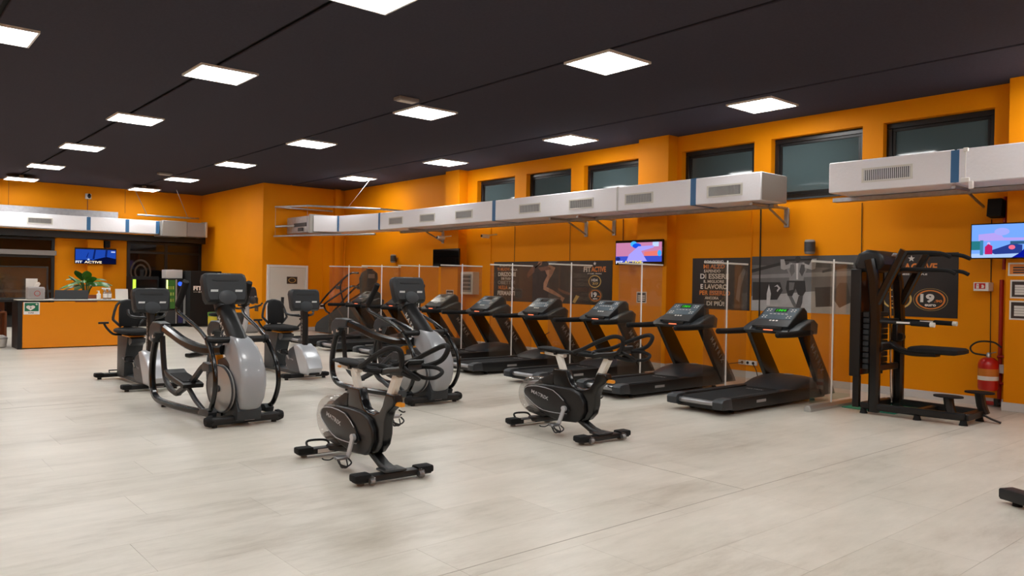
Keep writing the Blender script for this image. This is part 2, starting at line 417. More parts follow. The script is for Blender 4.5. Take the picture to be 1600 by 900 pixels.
# skirting
def skirt(name, segs, lab):
    m = MB()
    for a, b in segs: m.span(a, b, 0.003)
    struct(m.build(name, 'skirt'), lab)
h = 0.115; k = 0.016
segs = []; e = [Y0]+[v for p in PIL for v in p]+[YF]
for i in range(0, len(e), 2): segs.append(((XW-k, e[i], 0), (XW, e[i+1], h)))
for a, b in PIL: segs += [((11.83-k, a-k, 0), (11.83, b+k, h)), ((11.83, a-k, 0), (XW-k, a, h)), ((11.83, b, 0), (XW-k, b+k, h))]
skirt('baseboard_right', segs, 'pale skirting along the treadmill wall')
skirt('baseboard_front', [((XS, YF-k, 0), (9.5, YF, h)), ((10.93, YF-k, 0), (11.72, YF, h))], 'pale skirting beside the white door')
skirt('baseboard_side', [((XS-k, YF-k, 0), (XS, YB, h))], 'pale skirting on the corner room side')
skirt('baseboard_far', [((4.95, YB-k, 0), (7.0, YB, h))], 'pale skirting behind the reception desk')

# white door in the corner room front
DX0, DX1, DZ = 9.56, 10.88, 2.02
t = thing('door_1', None, None); struct(t, 'white door with small dark sign in the corner room')
m = MB(); m.span((DX0, YF-0.05, 0), (DX0+0.08, YF, DZ), 0.006); m.span((DX1-0.08, YF-0.05, 0), (DX1, YF, DZ), 0.006); m.span((DX0+0.08, YF-0.05, DZ-0.07), (DX1-0.08, YF, DZ), 0.006)
m.build('door_frame', 'white', t)
MB().span((DX0+0.085, YF-0.035, 0.012), (DX1-0.085, YF-0.003, DZ-0.075), 0.004).build('door_leaf', 'offwhite', t)
m = MB(); m.box((DX0+0.16, YF-0.06, 0.98), (0.03, 0.05, 0.03), 0.004); m.rod((DX0+0.16, YF-0.08, 0.98), (DX0+0.27, YF-0.08, 0.98), 0.01)
m.build('door_handle', 'steel', t)
f1 = fr_negy(10.36, YF-0.036, 1.56)
sg = MB().poly(f1, rect(-0.17, -0.11, 0.17, 0.11), 0, 0.004).build('door_sign', 'printbrown', t)
ring(MB(), f1, 0, 0, 0.12, 0.075, 0.02, 0.004, 0.006, 18).build('emblem', 'printgold', sg)

# entrance glazing of the far wall
FY = YB-0.07
t = thing('door_2', None, None); struct(t, 'dark glazed entrance in black frame behind the vending machines')
m = MB()
for x in (7.02, 8.2, 9.33): m.span((x, FY, 0), (x+0.09, YB, 2.75), 0.004)
for z in (0.0, 1.0, 2.36, 2.67): m.span((7.11, FY+0.005, z), (9.33, YB, z+0.08), 0.004)
m.build('door_frame', 'frameblk', t)
for a, b in ((7.11, 8.2), (8.29, 9.33)):
    for c, d in ((0.08, 1.0), (1.08, 2.36), (2.44, 2.67)): MB().span((a, FY+0.03, c), (b, FY+0.04, d)).build('pane', 'glassblack', t)
fg = fr_negy(7.55, FY+0.029, 1.75)
mb = MB(); ring(mb, fg, -0.1, 0, 0.33, 0.42, 0.05, 0, 0.0015); ring(mb, fg, -0.1, 0, 0.2, 0.26, 0.05, 0, 0.0015); mb.build('glass_decal', 'decal', t)
t = thing('window_7', None, None); struct(t, 'dark glazed shopfront behind the reception screen')
m = MB()
for x in (1.2, 3.0, 4.84): m.span((x, FY, 0), (x+0.09, YB, 2.75), 0.004)
for z in (0.0, 1.05, 2.12, 2.67): m.span((1.29, FY+0.005, z), (4.84, YB, z+0.08), 0.004)
m.build('window_frame', 'frameblk', t)
for a, b in ((1.29, 3.0), (3.09, 4.84)):
    for c, d in ((0.08, 1.05), (1.13, 2.12), (2.2, 2.67)): MB().span((a, FY+0.03, c), (b, FY+0.04, d)).build('pane', 'glassblack', t)
MB().span((1.2, FY-0.16, 2.2), (4.95, FY-0.001, 2.35), 0.01).build('shutter_box', 'grey', t)
struct(MB().span((1.2, YB-0.45, 2.755), (XS-0.005, YB-0.002, 2.965), 0.01).build('trim_1', 'frameblk'), 'long black header beam below the reception duct')
struct(MB().span((5.82, YB-0.22, 0), (6.27, YB-0.002, 2.75), 0.006).build('pillar', 'orange'), 'orange pillar behind the reception television')

# ---------------------------------------------------------------- ceiling lights
LROW = {0: 1.31, 1: 3.95, 2: 7.40, 3: 10.85}
LCOL = [2.55, 6.84, 10.98, 15.2, 19.4, 23.55, 26.3]
lf = MB(); sz = 0.79; zz = ZC-0.03
for dx, dy, wx, wy in ((0, sz/2-0.012, sz, 0.024), (0, -sz/2+0.012, sz, 0.024), (sz/2-0.012, 0, 0.024, sz-0.048), (-sz/2+0.012, 0, 0.024, sz-0.048)):
    lf.box((dx, dy, 0.0145), (wx, wy, 0.029))
lf.box((0, 0, 0.0255), (sz-0.05, sz-0.05, 0.005))
lfm = lf.mesh('frame', 'white')
ldm = MB().box((0, 0, 0.012), (sz-0.05, sz-0.05, 0.012)).mesh('diffuser', 'panel')
rown = {0: 'row left of the camera', 1: 'row above the ellipticals', 2: 'middle row', 3: 'row beside the window wall', -1: 'leftmost row out of view'}
def light(x, y, lab):
    hang = 0.10 if y > 26 else 0.0; x *= 0.963 if y > 26 else 1.0     # the last ones hang a little lower
    t = thing('ceiling_light', lab, 'light', (x, y, zz-hang), 0, 'square ceiling light panels')
    if hang: MB().box((0, 0, 0.03+hang/2), (0.1, 0.1, hang-0.002)).build('stem', 'white', t)
    for nm, me in (('frame', lfm), ('diffuser', ldm)):
        o = bpy.data.objects.new(nm, me); COL.objects.link(o); o.parent = t
vis = {0: [2], 1: [1, 2, 3, 4, 5, 6], 2: [1, 2, 3, 4, 5, 6], 3: [0, 1, 2, 3, 4]}
for r in (0, 1, 2, 3):
    n = 0
    for c, y in enumerate(LCOL):
        if r == 3 and c > 4: continue
        if c in vis[r]:
            lab = 'square lit ceiling panel, %s nearest in view in the %s' % (ORD[n], rown[r]); n += 1
            if r == 0: lab = 'square lit ceiling panel cut off at the left edge of view'
        else: lab = 'square lit ceiling panel added out of view in the %s, place %s' % (rown[r], ORD[c])  # unseen panels continuing the row, added for illumination
        light(LROW[r], y-0.1 if r == 3 and c == 1 else y, lab)
for r in (-1, 0, 1, 2, 3):  # unseen panels added behind the camera to light the room
    light(LROW.get(r, -2.0), -1.6, 'square lit ceiling panel added unseen behind the camera in the %s' % rown[r])
for c, y in enumerate(LCOL[:6]): light(-2.0, y, 'square lit ceiling panel added out of view in the leftmost row, place %s' % ORD[c])  # whole unseen row added for illumination
# emergency luminaires
for i, (x, y, lab) in enumerate(((6.62, 10.35, 'small grey emergency luminaire beside the middle row light above the ellipticals'), (6.62, 22.5, 'small grey emergency luminaire far back near the corner room'))):
    t = thing('emergency_luminaire', lab, 'luminaire', (x, y, ZC), 0, 'emergency luminaires')
    MB().box((0, 0, -0.03), (0.36, 0.2, 0.058), 0.02, seg=2).build('housing', 'grey', t)
    MB().box((0, 0, -0.063), (0.28, 0.13, 0.006), 0.002).build('lens', 'offwhite', t)

# ---------------------------------------------------------------- air ducts
DX, DB, DZ0, DZ1 = 10.9, 11.65, 2.97, 3.42
def vent(parent, fr, w_, h_, n):
    o, ex, ey, nn = fr
    p = MB()
    for q in (rect(-w_/2-0.03, -h_/2-0.025, w_/2+0.03, -h_/2), rect(-w_/2-0.03, h_/2, w_/2+0.03, h_/2+0.025), rect(-w_/2-0.03, -h_/2, -w_/2, h_/2), rect(w_/2, -h_/2, w_/2+0.03, h_/2)):
        p.poly(fr, q, 0, 0.012)
    v = p.build('vent_grille', 'offwhite', parent)
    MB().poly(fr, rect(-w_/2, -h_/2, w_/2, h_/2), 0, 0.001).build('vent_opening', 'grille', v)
    sm = MB()
    for i in range(n):
        u = -w_/2+w_*(i+0.5)/n; sm.poly(fr, rect(u-w_/n*0.22, -h_/2, u+w_/n*0.22, h_/2), 0.001, 0.008)
    sm.build('slats', 'alu', v)
duct = thing('air_duct', 'long white rectangular air duct with grilles over the treadmills', 'duct')
secs = [6.755, 8.05, 9.76, 13.4, 18.3]
for a, b in zip(secs, secs[1:]):
    MB().span((DX, a+0.006, DZ0), (DB, b-0.006, DZ1), 0.012).build('duct_section', 'duct', duct)
for a, tape in ((8.05, 1), (9.76, 0), (13.4, 1), (18.3, 1)):
    m = MB(); hw = 0.055 if tape else 0.02
    m.span((DX-0.004, a-hw, DZ0+0.01), (DX+0.02, a+hw, DZ1-0.01)); m.span((DX, a-hw, DZ1-0.012), (DB, a+hw, DZ1+0.004)); m.span((DX, a-hw, DZ0-0.004), (DB, a+hw, DZ0+0.012))
    m.build('joint_tape', 'blue' if tape else 'alu', duct)
MB().span((DX+0.01, 6.75, DZ0+0.01), (DB-0.01, 6.757, DZ1-0.01)).build('end_cap', 'ductgrey', duct)
for i, (yc, w_) in enumerate(((7.43, 0.62), (9.24, 0.6), (10.7, 0.6), (12.2, 0.62), (14.5, 0.6), (16.0, 0.6), (17.45, 0.62))):
    vent(duct, fr_negx(DX-0.001, yc, 3.17), w_, 0.15, 24)
# bend towards the fan unit
def bend(name, p, q, m_, parent):
    p, q = V3((p[0], p[1], 0)), V3((q[0], q[1], 0)); d = (q-p).normalized(); nrm = V3((-d.y, d.x, 0))
    if nrm.x < 0: nrm = -nrm
    wd = 0.72
    pts = [p, q, q+nrm*wd, p+nrm*wd]
    return MB().prism([(a.x, a.y) for a in pts], 'z', DZ0, DZ1, 0.01).build(name, m_, parent)
bend('duct_section', (10.9, 18.31), (10.62, 20.05), 'duct', duct); MB().prism([(10.605, 20.065), (10.10, 20.55), (10.93, 20.55), (11.31, 20.2)], 'z', DZ0, DZ1, 0.01).build('duct_section', 'duct', duct)
m = MB(); m.tube([(10.615, 20.05, DZ0+0.005), (10.615, 20.05, DZ1-0.005)], 0.03, straight=True, seg=8); m.build('joint_tape', 'blue', duct)
fan = thing('fan_coil_unit', 'grey suspended fan coil unit beside the corner room front', 'fan unit')
MB().span((10.05, 20.62, DZ0-0.02), (10.95, 22.2, DZ1+0.01), 0.015).build('casing', 'galv', fan)
MB().span((10.0, 20.57, DZ0-0.05), (11.0, 20.66, DZ1+0.04), 0.008).build('flange', 'ductgrey', fan)
m = MB(); m.span((10.035, 20.9, 3.13), (10.05, 21.7, 3.24), 0.004); m.span((10.02, 21.1, 3.0), (10.05, 21.4, 3.1), 0.004); m.build('access_panel', 'dark', fan)
MB().rod((9.75, 22.3, 3.16), (10.2, 21.4, 3.18), 0.035).build('pipe', 'galv', fan)
hf = thing('hanging_frame', 'galvanised hanging frame around the far fan coil unit', 'frame')
m = MB()
c_ = [(9.75, 22.35, 3.75), (9.98, 20.7, 3.70), (10.9, 18.2, 3.52), (11.6, 18.2, 3.52), (11.6, 22.3, 3.75)]
for a, b in ((0, 1), (1, 2), (2, 3), (0, 4)): m.flat([c_[a], c_[b]], 0.05, 0.05, straight=True)
m.build('frame_rail', 'galv', hf)
for a, b in (((9.75, 22.35, 3.75), (9.75, 22.35, 2.85)), ((9.98, 20.7, 3.70), (9.98, 20.7, 2.85)), ((10.5, 19.3, 3.6), (11.2, 19.3, ZC))): MB().rod(a, b, 0.005, 6).build('hanger_rod', 'steel', hf)
m = MB(); m.flat([(9.7, 22.3, 2.87), (9.98, 20.7, 2.86), (10.9, 18.5, 2.86)], 0.06, 0.05, straight=True); m.build('support_rail', 'galv', hf)
rl = thing('support_rail', 'grey steel rail and brackets under the long white duct', 'rail')
MB().span((11.5, 6.9, 2.905), (11.64, 18.2, 2.965), 0.006).build('rail', 'galv', rl)
for y in (7.0, 10.9, 11.7, 17.0):
    m = MB(); m.flat([(11.0, y, 2.94), (XW-0.02, y, 2.94)], 0.05, 0.04, straight=True); m.flat([(11.55, y, 2.9), (XW-0.02, y, 2.66)], 0.035, 0.035, straight=True); m.box((XW-0.02, y, 2.78), (0.03, 0.09, 0.32), 0.004)
    m.build('bracket', 'galv', rl)
d2 = thing('air_duct', 'white air duct cut off at the right edge with one near grille', 'duct')
MB().span((DX, 3.96, DZ0+0.02), (DB, 5.655, DZ1+0.01), 0.012).build('duct_section', 'duct', d2)
MB().span((DX, -2.5, DZ0+0.02), (DB, 3.94, DZ1+0.01), 0.012).build('duct_section', 'duct', d2)
MB().span((DX-0.004, 3.9, DZ0+0.03), (DX+0.02, 4.0, DZ1)).build('joint_tape', 'blue', d2)
vent(d2, fr_negx(DX-0.001, 4.82, 3.2), 0.63, 0.15, 24)
m = MB(); m.box((DX-0.012, 3.82, DZ1-0.01), (0.03, 0.06, 0.05), 0.006); m.box((DX-0.012, 3.82, DZ0+0.05), (0.03, 0.1, 0.06), 0.006); m.rod((DX-0.015, 3.82, DZ0+0.05), (DX-0.015, 3.82, DZ1), 0.006)
m.box((DX-0.01, 3.75, DZ0-0.02), (0.05, 0.05, 0.1), 0.006)
m.build('hanger_clamp', 'white', d2)
rl = thing('support_rail', 'grey steel rail under the right hand duct', 'rail')
MB().span((11.5, -2.5, 2.92), (11.64, 5.9, 2.985), 0.006).build('rail', 'galv', rl)
for y in (4.0, 0.5):
    m = MB(); m.flat([(11.0, y, 2.955), (11.8, y, 2.955)], 0.05, 0.04, straight=True); m.flat([(11.55, y, 2.92), (XW-0.02, y, 2.78)], 0.035, 0.035, straight=True); m.build('bracket', 'galv', rl)
# reception duct
RY, RB, RZ0, RZ1 = 26.7, 27.35, 2.985, 3.41
rd = thing('air_duct', 'white air duct with one grille above the reception desk', 'duct')
for a, b, mm in ((1.0, 5.64, 'duct'), (5.66, 6.74, 'duct'), (6.76, 7.68, 'duct')): MB().span((a, RY, RZ0), (b, RB, RZ1), 0.012).build('duct_section', mm, rd)
for x in (5.65, 6.75, 7.66): MB().span((x-0.055, RY-0.004, RZ0+0.01), (x+0.055, RY+0.02, RZ1-0.01)).build('joint_tape', 'blue', rd)
vent(rd, fr_negy(4.35, RY-0.001, 3.2), 0.6, 0.14, 18)
fan2 = thing('fan_coil_unit', 'grey beige fan coil unit at the right end of the reception duct', 'fan unit')
MB().span((7.74, RY-0.25, RZ0-0.06), (8.5, RB, RZ1+0.02), 0.012).build('casing', 'ductgrey', fan2)
MB().span((8.51, RY-0.22, RZ0-0.04), (9.1, RB, RZ1), 0.012).build('casing_extension', 'grey', fan2)
MB().span((9.1, RY-0.25, RZ0-0.05), (9.17, RB, RZ1+0.04), 0.006).build('flange', 'alu', fan2)
hf = thing('hanging_frame', 'galvanised frame hung over the reception fan unit', 'frame')
m = MB()
for a, b in (((7.0, 26.5, 3.55), (7.6, 27.4, 3.62)), ((7.6, 27.4, 3.62), (9.1, 27.4, 3.62)), ((7.0, 26.5, 3.55), (8.6, 26.5, 3.55)), ((8.4, 26.5, 3.55), (9.15, 27.3, 3.62))): m.flat([a, b], 0.05, 0.05, straight=True)
m.build('frame_rail', 'galv', hf)
for a, b in (((7.5, 27.3, 3.62), (7.0, 27.0, ZC)), ((8.7, 27.0, 3.6), (8.2, 26.6, ZC))): MB().rod(a, b, 0.01, 6).build('hanger_rod', 'steel', hf)
tr = MB().span((1.0, 27.4, 3.44), (6.65, 27.6, 3.66), 0.006).build('cable_tray', 'galv')
tag(tr, 'galvanised cable tray running above the reception duct', 'tray')
for x in (1.5, 4.0, 6.5): MB().span((x, 27.6, 3.5), (x+0.05, YB-0.004, 3.54)).build('bracket', 'galv', tr)
# ================================================================ things on the long orange wall
def poster(name, label, y, z, w_, h_, m_='print'):
    t = thing(name, label, 'poster')
    MB().span((XW-0.011, y-w_, z), (XW-0.0005, y, z+h_), 0.002).build('board', m_, t)
    return t, fr_negx(XW-0.0115, y, z)
def wordmark(parent, fr, u, v, wd, ht):
    text('lettering', 'FIT', fr, u-wd*0.325, v, wd*0.33, ht, 'printwhite', parent, 0.035)
    text('lettering', 'ACTIVE', fr, u+wd*0.175, v, wd*0.64, ht, 'printorange', parent, 0.035)
    MB().poly(fr, star(u, v+ht*1.05, ht*0.42, ht*0.4), 0, 0.0015).build('star', 'printwhite', parent)
    text('lettering', 'FITNESS - PEOPLE', fr, u, v-ht*0.82, wd*0.62, ht*0.2, 'printwhite', parent, 0.03)
def badge24(parent, fr, u, v, rx, ry, small):
    b = ring(MB(), fr, u, v, rx, ry, rx*0.14).build('badge_ring', 'printgold', parent)
    text('lettering', 'H24', fr, u-rx*0.05, v+ry*0.22, rx*1.0, ry*0.42, 'printwhite', b, 0.03)
    text('lettering', '7/7', fr, u+rx*0.1, v-ry*0.38, rx*0.95, ry*0.4, 'printgold', b, 0.03)
def badge19(parent, fr, u, v, rx, ry):
    b = ring(MB(), fr, u, v, rx, ry, rx*0.02, n=36).build('badge_ring', 'printgold', parent)
    ring(MB(), fr, u, v, rx*0.86, ry*0.86, rx*0.1, n=36).build('badge_band', 'printorange', b)
    text('lettering', '19', fr, u-rx*0.18, v+ry*0.12, rx*0.82, ry*0.78, 'printwhite', b, 0.045)
    text('lettering', '.90', fr, u+rx*0.45, v-ry*0.12, rx*0.46, ry*0.24, 'printorange', b, 0.04)
    text('lettering', 'euro', fr, u, v-ry*0.5, rx*0.66, ry*0.2, 'printwhite', b, 0.04)
# 1 runners
p, fr = poster('wall_poster', 'long dark poster with running legs and white slogan on the left', 14.83, 1.16, 3.89, 0.945)
MB().poly(fr, rect(0.95, 0.03, 2.95, 0.92), 0, 0.0006).build('photo_print', 'printbrown', p)
for tx, v, wd, ht, mm, u in (('SE SEMPRE', 0.86, 0.42, 0.055, 'printwhite', 0.42), ('TI MUOVI', 0.765, 0.46, 0.075, 'printorange', 0.36), ('NELLA', 0.755, 0.24, 0.05, 'printwhite', 0.76), ('DIREZIONE', 0.645, 0.66, 0.10, 'printwhite', 0.50), ('DEI TUOI', 0.54, 0.34, 0.055, 'printwhite', 0.46), ('OBIETTIVI', 0.445, 0.64, 0.09, 'g4', 0.48), ('NULLA', 0.325, 0.34, 0.09, 'printorange', 0.36), ('PUÒ', 0.315, 0.2, 0.065, 'printwhite', 0.68), ('FERMARTI', 0.19, 0.64, 0.105, 'printwhite', 0.48)):
    text('lettering', tx, fr, u, v, wd, ht, mm, p, 0.03)
lay = 0.0010
for nm, pts, mm in (('leg_print', [(1.62, 0.94), (1.75, 0.94), (1.72, 0.86), (1.5, 0.82), (1.42, 0.76), (1.55, 0.80)], 'skin'),
                    ('leg_print', [(1.28, 0.72), (1.42, 0.84), (1.5, 0.80), (1.48, 0.70), (1.36, 0.62), (1.26, 0.56), (1.22, 0.62)], 'skindark'),
                    ('leg_print', [(1.8, 0.8), (2.0, 0.86), (2.18, 0.80), (2.1, 0.66), (1.96, 0.5), (1.9, 0.36), (2.1, 0.30), (2.42, 0.16), (2.4, 0.12), (2.05, 0.22), (1.80, 0.30), (1.8, 0.45), (1.92, 0.62)], 'skin'),
                    ('leg_print', [(1.6, 0.80), (1.95, 0.84), (2.05, 0.76), (1.7, 0.72)], 'skindark'),
                    ('leg_print', [(2.28, 0.34), (2.5, 0.28), (2.75, 0.22), (2.72, 0.18), (2.45, 0.22), (2.28, 0.30)], 'skindark'),
                    ('shoe_print', [(2.38, 0.16), (2.5, 0.13), (2.42, 0.02), (2.35, 0.05)], 'skin'), ('shoe_print', [(2.85, 0.2), (2.95, 0.17), (2.82, 0.02), (2.74, 0.04)], 'printgold'),
                    ('shirt_print', [(1.9, 0.945), (2.15, 0.945), (2.28, 0.93), (2.0, 0.86)], 'g3')):
    lay += 0.0002; MB().poly(fr, pts, 0.0006, lay).build(nm, mm, p)
wordmark(p, fr, 3.39, 0.76, 0.66, 0.115)
badge24(p, fr, 3.40, 0.50, 0.185, 0.135, True); badge19(p, fr, 3.42, 0.20, 0.2, 0.14)
# 2 slogan
p, fr = poster('wall_poster', 'dark poster with stacked white and orange slogan beside weight rack picture', 8.92, 1.18, 1.23, 0.94)
MB().poly(fr, rect(0.8, 0.03, 1.2, 0.91), 0, 0.0006).build('photo_print', 'g1', p)
for nm, pts, mm in (('weight_print', [(0.95, 0.2), (1.0, 0.6), (1.1, 0.75), (1.14, 0.7), (1.05, 0.4), (1.02, 0.15)], 'g3'), ('weight_print', [(0.86, 0.1), (1.15, 0.1), (1.1, 0.04), (0.9, 0.04)], 'g2')):
    MB().poly(fr, pts, 0.0006, 0.0012).build(nm, mm, p)
for tx, v, wd, ht, mm, u in (('OGNI GIORNO', 0.875, 0.42, 0.05, 'printwhite', 0.47), ('MI ALZO', 0.785, 0.46, 0.075, 'printorange', 0.48), ('SAPENDO', 0.70, 0.36, 0.055, 'printwhite', 0.44), ('DI ESSERE', 0.605, 0.62, 0.095, 'printwhite', 0.49), ('IL MIGLIORE', 0.51, 0.44, 0.055, 'printwhite', 0.48), ('E LAVORO', 0.415, 0.58, 0.09, 'printwhite', 0.48), ('PER ESSERLO', 0.30, 0.66, 0.085, 'printorange', 0.50), ('ANCORA', 0.205, 0.3, 0.05, 'printwhite', 0.44), ('DI PIÙ!', 0.115, 0.38, 0.1, 'printwhite', 0.52)):
    text('lettering', tx, fr, u, v, wd, ht, mm, p, 0.03)
# 3 man at the bar, black and white
p, fr = poster('wall_poster', 'black and white poster of an athlete from behind at a pull up bar', 7.655, 1.19, 1.93, 0.945, 'g3')
MB().poly(fr, [(0, 0), (1.93, 0), (1.93, 0.30), (1.2, 0.36), (0, 0.25)], 0, 0.0004).build('ground_print', 'g5', p)
MB().poly(fr, [(0, 0.945), (1.93, 0.945), (1.93, 0.72), (0, 0.80)], 0, 0.0004).build('sky_print', 'g2', p)
MB().poly(fr, [(0, 0.62), (1.93, 0.70), (1.93, 0.62), (0, 0.56)], 0, 0.0005).build('bench_print', 'g4', p)
lay = 0.0006
for nm, pts, mm in (('rack_print', [(0.02, 0.5), (0.55, 0.5), (0.6, 0.36), (0.5, 0.2), (0.02, 0.18)], 'g1'), ('rack_print', [(0.3, 0.3), (0.34, 0.46), (0.38, 0.3), (0.36, 0.1), (0.3, 0.1)], 'g6'), ('rack_print', [(0.44, 0.42), (0.5, 0.46), (0.56, 0.4), (0.5, 0.33), (0.49, 0.36), (0.52, 0.40), (0.49, 0.43)], 'g6'),
                    ('rack_print', [(1.18, 0.42), (1.5, 0.44), (1.5, 0.12), (1.2, 0.1)], 'g1'), ('rack_print', [(1.45, 0.3), (1.6, 0.5), (1.72, 0.5), (1.8, 0.2), (1.6, 0.1)], 'g2'), ('rack_print', [(1.3, 0.7), (1.7, 0.8), (1.93, 0.7), (1.93, 0.66), (1.7, 0.74), (1.3, 0.66)], 'g1'), ('rack_print', [(0.0, 0.72), (0.55, 0.84), (0.6, 0.80), (0.0, 0.66)], 'g1'),
                    ('bar_print', [(0.55, 0.885), (1.2, 0.895), (1.2, 0.87), (0.55, 0.86)], 'g0')):
    lay += 0.0003; MB().poly(fr, pts, 0.0005, lay).build(nm, mm, p)
for nm, pts, mm, a in (('figure_print', [(0.72, 0.84), (0.85, 0.82), (0.98, 0.84), (1.04, 0.74), (0.99, 0.62), (0.97, 0.52), (0.72, 0.52), (0.72, 0.62), (0.66, 0.74)], 'g4', 1), ('figure_print', [(0.74, 0.80), (0.80, 0.80), (0.82, 0.68), (0.76, 0.60), (0.72, 0.70)], 'g3', 2), ('figure_print', [(0.99, 0.80), (0.93, 0.80), (0.90, 0.68), (0.95, 0.60), (1.0, 0.70)], 'g2', 2), ('figure_print', [(0.55, 0.89), (0.56, 0.73), (0.62, 0.71), (0.74, 0.75), (0.77, 0.83), (0.65, 0.79), (0.62, 0.89)], 'g5', 1), ('figure_print', [(1.2, 0.895), (1.18, 0.73), (1.12, 0.71), (0.98, 0.75), (0.95, 0.83), (1.07, 0.79), (1.12, 0.89)], 'g5', 1),
                       ('figure_print', oval(0.87, 0.89, 0.05, 0.055, 16), 'g1', 1), ('figure_print', [(0.84, 0.82), (0.88, 0.82), (0.88, 0.55), (0.85, 0.55)], 'g6', 3), ('figure_print', [(0.68, 0.53), (1.0, 0.53), (1.02, 0.36), (0.96, 0.26), (0.88, 0.30), (0.84, 0.40), (0.78, 0.27), (0.70, 0.27), (0.66, 0.40)], 'g1', 1),
                       ('figure_print', [(0.71, 0.27), (0.77, 0.27), (0.86, 0.12), (0.92, 0.06), (0.84, 0.05), (0.78, 0.14)], 'g3', 1), ('figure_print', [(0.97, 0.28), (0.9, 0.28), (0.86, 0.14), (0.84, 0.06), (0.92, 0.05), (0.96, 0.16)], 'g2', 2), ('figure_print', [(0.72, 0.50), (0.82, 0.50), (0.8, 0.38), (0.72, 0.36)], 'g3', 2)):
    lay += 0.0002; MB().poly(fr, pts, 0.0008, lay+0.0008*a).build(nm, mm, p)
# 4 price poster behind the tower
p, fr = poster('wall_poster', 'black price poster with round 19.90 euro badge behind the weight tower', 5.56, 1.2, 1.25, 0.95)
wordmark(p, fr, 0.60, 0.735, 0.74, 0.125)
badge24(p, fr, 0.40, 0.26, 0.22, 0.155, False); badge19(p, fr, 0.88, 0.26, 0.24, 0.165)

# televisions
def tv(label, x, y0, y1, z0, z1, tilt=0.0):
    t = thing('television', label, 'television', group='wall televisions')
    MB().span((x, y0, z0), (x+0.05, y1, z1), 0.006).build('bezel', 'screenblk', t)
    m = MB(); m.span((x+0.05, (y0+y1)/2-0.18, (z0+z1)/2-0.12), (x+0.09, (y0+y1)/2+0.18, (z0+z1)/2+0.12), 0.01)
    m.build('back_cover', 'black', t)
    return t, fr_negx(x-0.0005, y1, z0), y1-y0, z1-z0
SC = {}
def sc(rgb, s=0.62):
    k_ = (rgb, s)
    if k_ not in SC: SC[k_] = emis('screen %d %d %d' % rgb, rgb, s)
    return SC[k_]
t, fr, W_, H_ = tv('switched off black television on the far pillar', 11.72, 15.78, 16.92, 1.985, 2.445)
MB().span((11.8, 16.2, 2.15), (11.829, 16.5, 2.3)).build('wall_bracket', 'black', t)
MB().poly(fr, rect(0.02, 0.025, W_-0.02, H_-0.02), 0, 0.001).build('screen', 'glassblack', t)
t, fr, W_, H_ = tv('lit television showing a pink and blue boxing picture on the wide pillar', 11.72, 9.33, 10.525, 1.995, 2.48)
MB().span((11.8, 9.6, 2.15), (11.829, 9.9, 2.3)).build('wall_bracket', 'black', t)
s_ = MB().poly(fr, rect(0.02, 0.06, W_-0.02, H_-0.05), 0, 0.001).build('screen', sc((200, 128, 170)), t)
for pts, c in ((rect(0.02, 0.05, W_-0.02, 0.17), (60, 80, 200)), ([(0.75, 0.12), (1.1, 0.12), (1.1, 0.27), (0.75, 0.25)], (232, 120, 110)), ([(0.3, 0.07), (0.36, 0.2), (0.5, 0.28), (0.62, 0.27), (0.78, 0.29), (0.98, 0.33), (0.98, 0.37), (0.7, 0.35), (0.6, 0.36), (0.72, 0.2), (0.82, 0.07)], (168, 160, 250)),
               (oval(0.48, 0.405, 0.085, 0.055, 16), (70, 180, 255)), (oval(0.56, 0.37, 0.11, 0.05, 16), (20, 80, 230)), (rect(0.95, 0.35, 1.1, 0.435), (190, 215, 255)), ([(1.0, 0.08), (1.12, 0.08), (1.15, 0.2), (1.05, 0.22)], (230, 150, 240)), (oval(1.12, 0.22, 0.05, 0.06, 12), (60, 170, 255)), ([(0.85, 0.07), (0.98, 0.07), (0.98, 0.15), (0.9, 0.18)], (20, 30, 120)), (oval(0.08, 0.12, 0.06, 0.04, 10), (30, 40, 110))):
    MB().poly(fr, pts, 0.001, 0.0018+0.0001*random.random()).build('picture_shape', sc(c), s_)
MB().poly(fr, rect(0.75, 0.012, W_-0.02, 0.058), 0, 0.002).build('picture_shape', 'screenblk', s_)
text('lettering', 'FIT', fr, 0.12, 0.05, 0.18, 0.055, sc((235, 235, 255)), s_, 0.03, 0.0026); text('lettering', 'ACTIVE', fr, 0.47, 0.05, 0.46, 0.06, sc((250, 225, 90)), s_, 0.03, 0.0026)
t, fr, W_, H_ = tv('lit television showing a blue street scene at the right edge', 11.66, 2.75, 4.01, 2.035, 2.51)
MB().span((11.75, 3.1, 2.2), (11.829, 3.4, 2.35)).build('wall_bracket', 'black', t)
s_ = MB().poly(fr, rect(0.015, 0.015, W_-0.015, H_-0.015), 0, 0.001).build('screen', sc((118, 168, 250)), t)
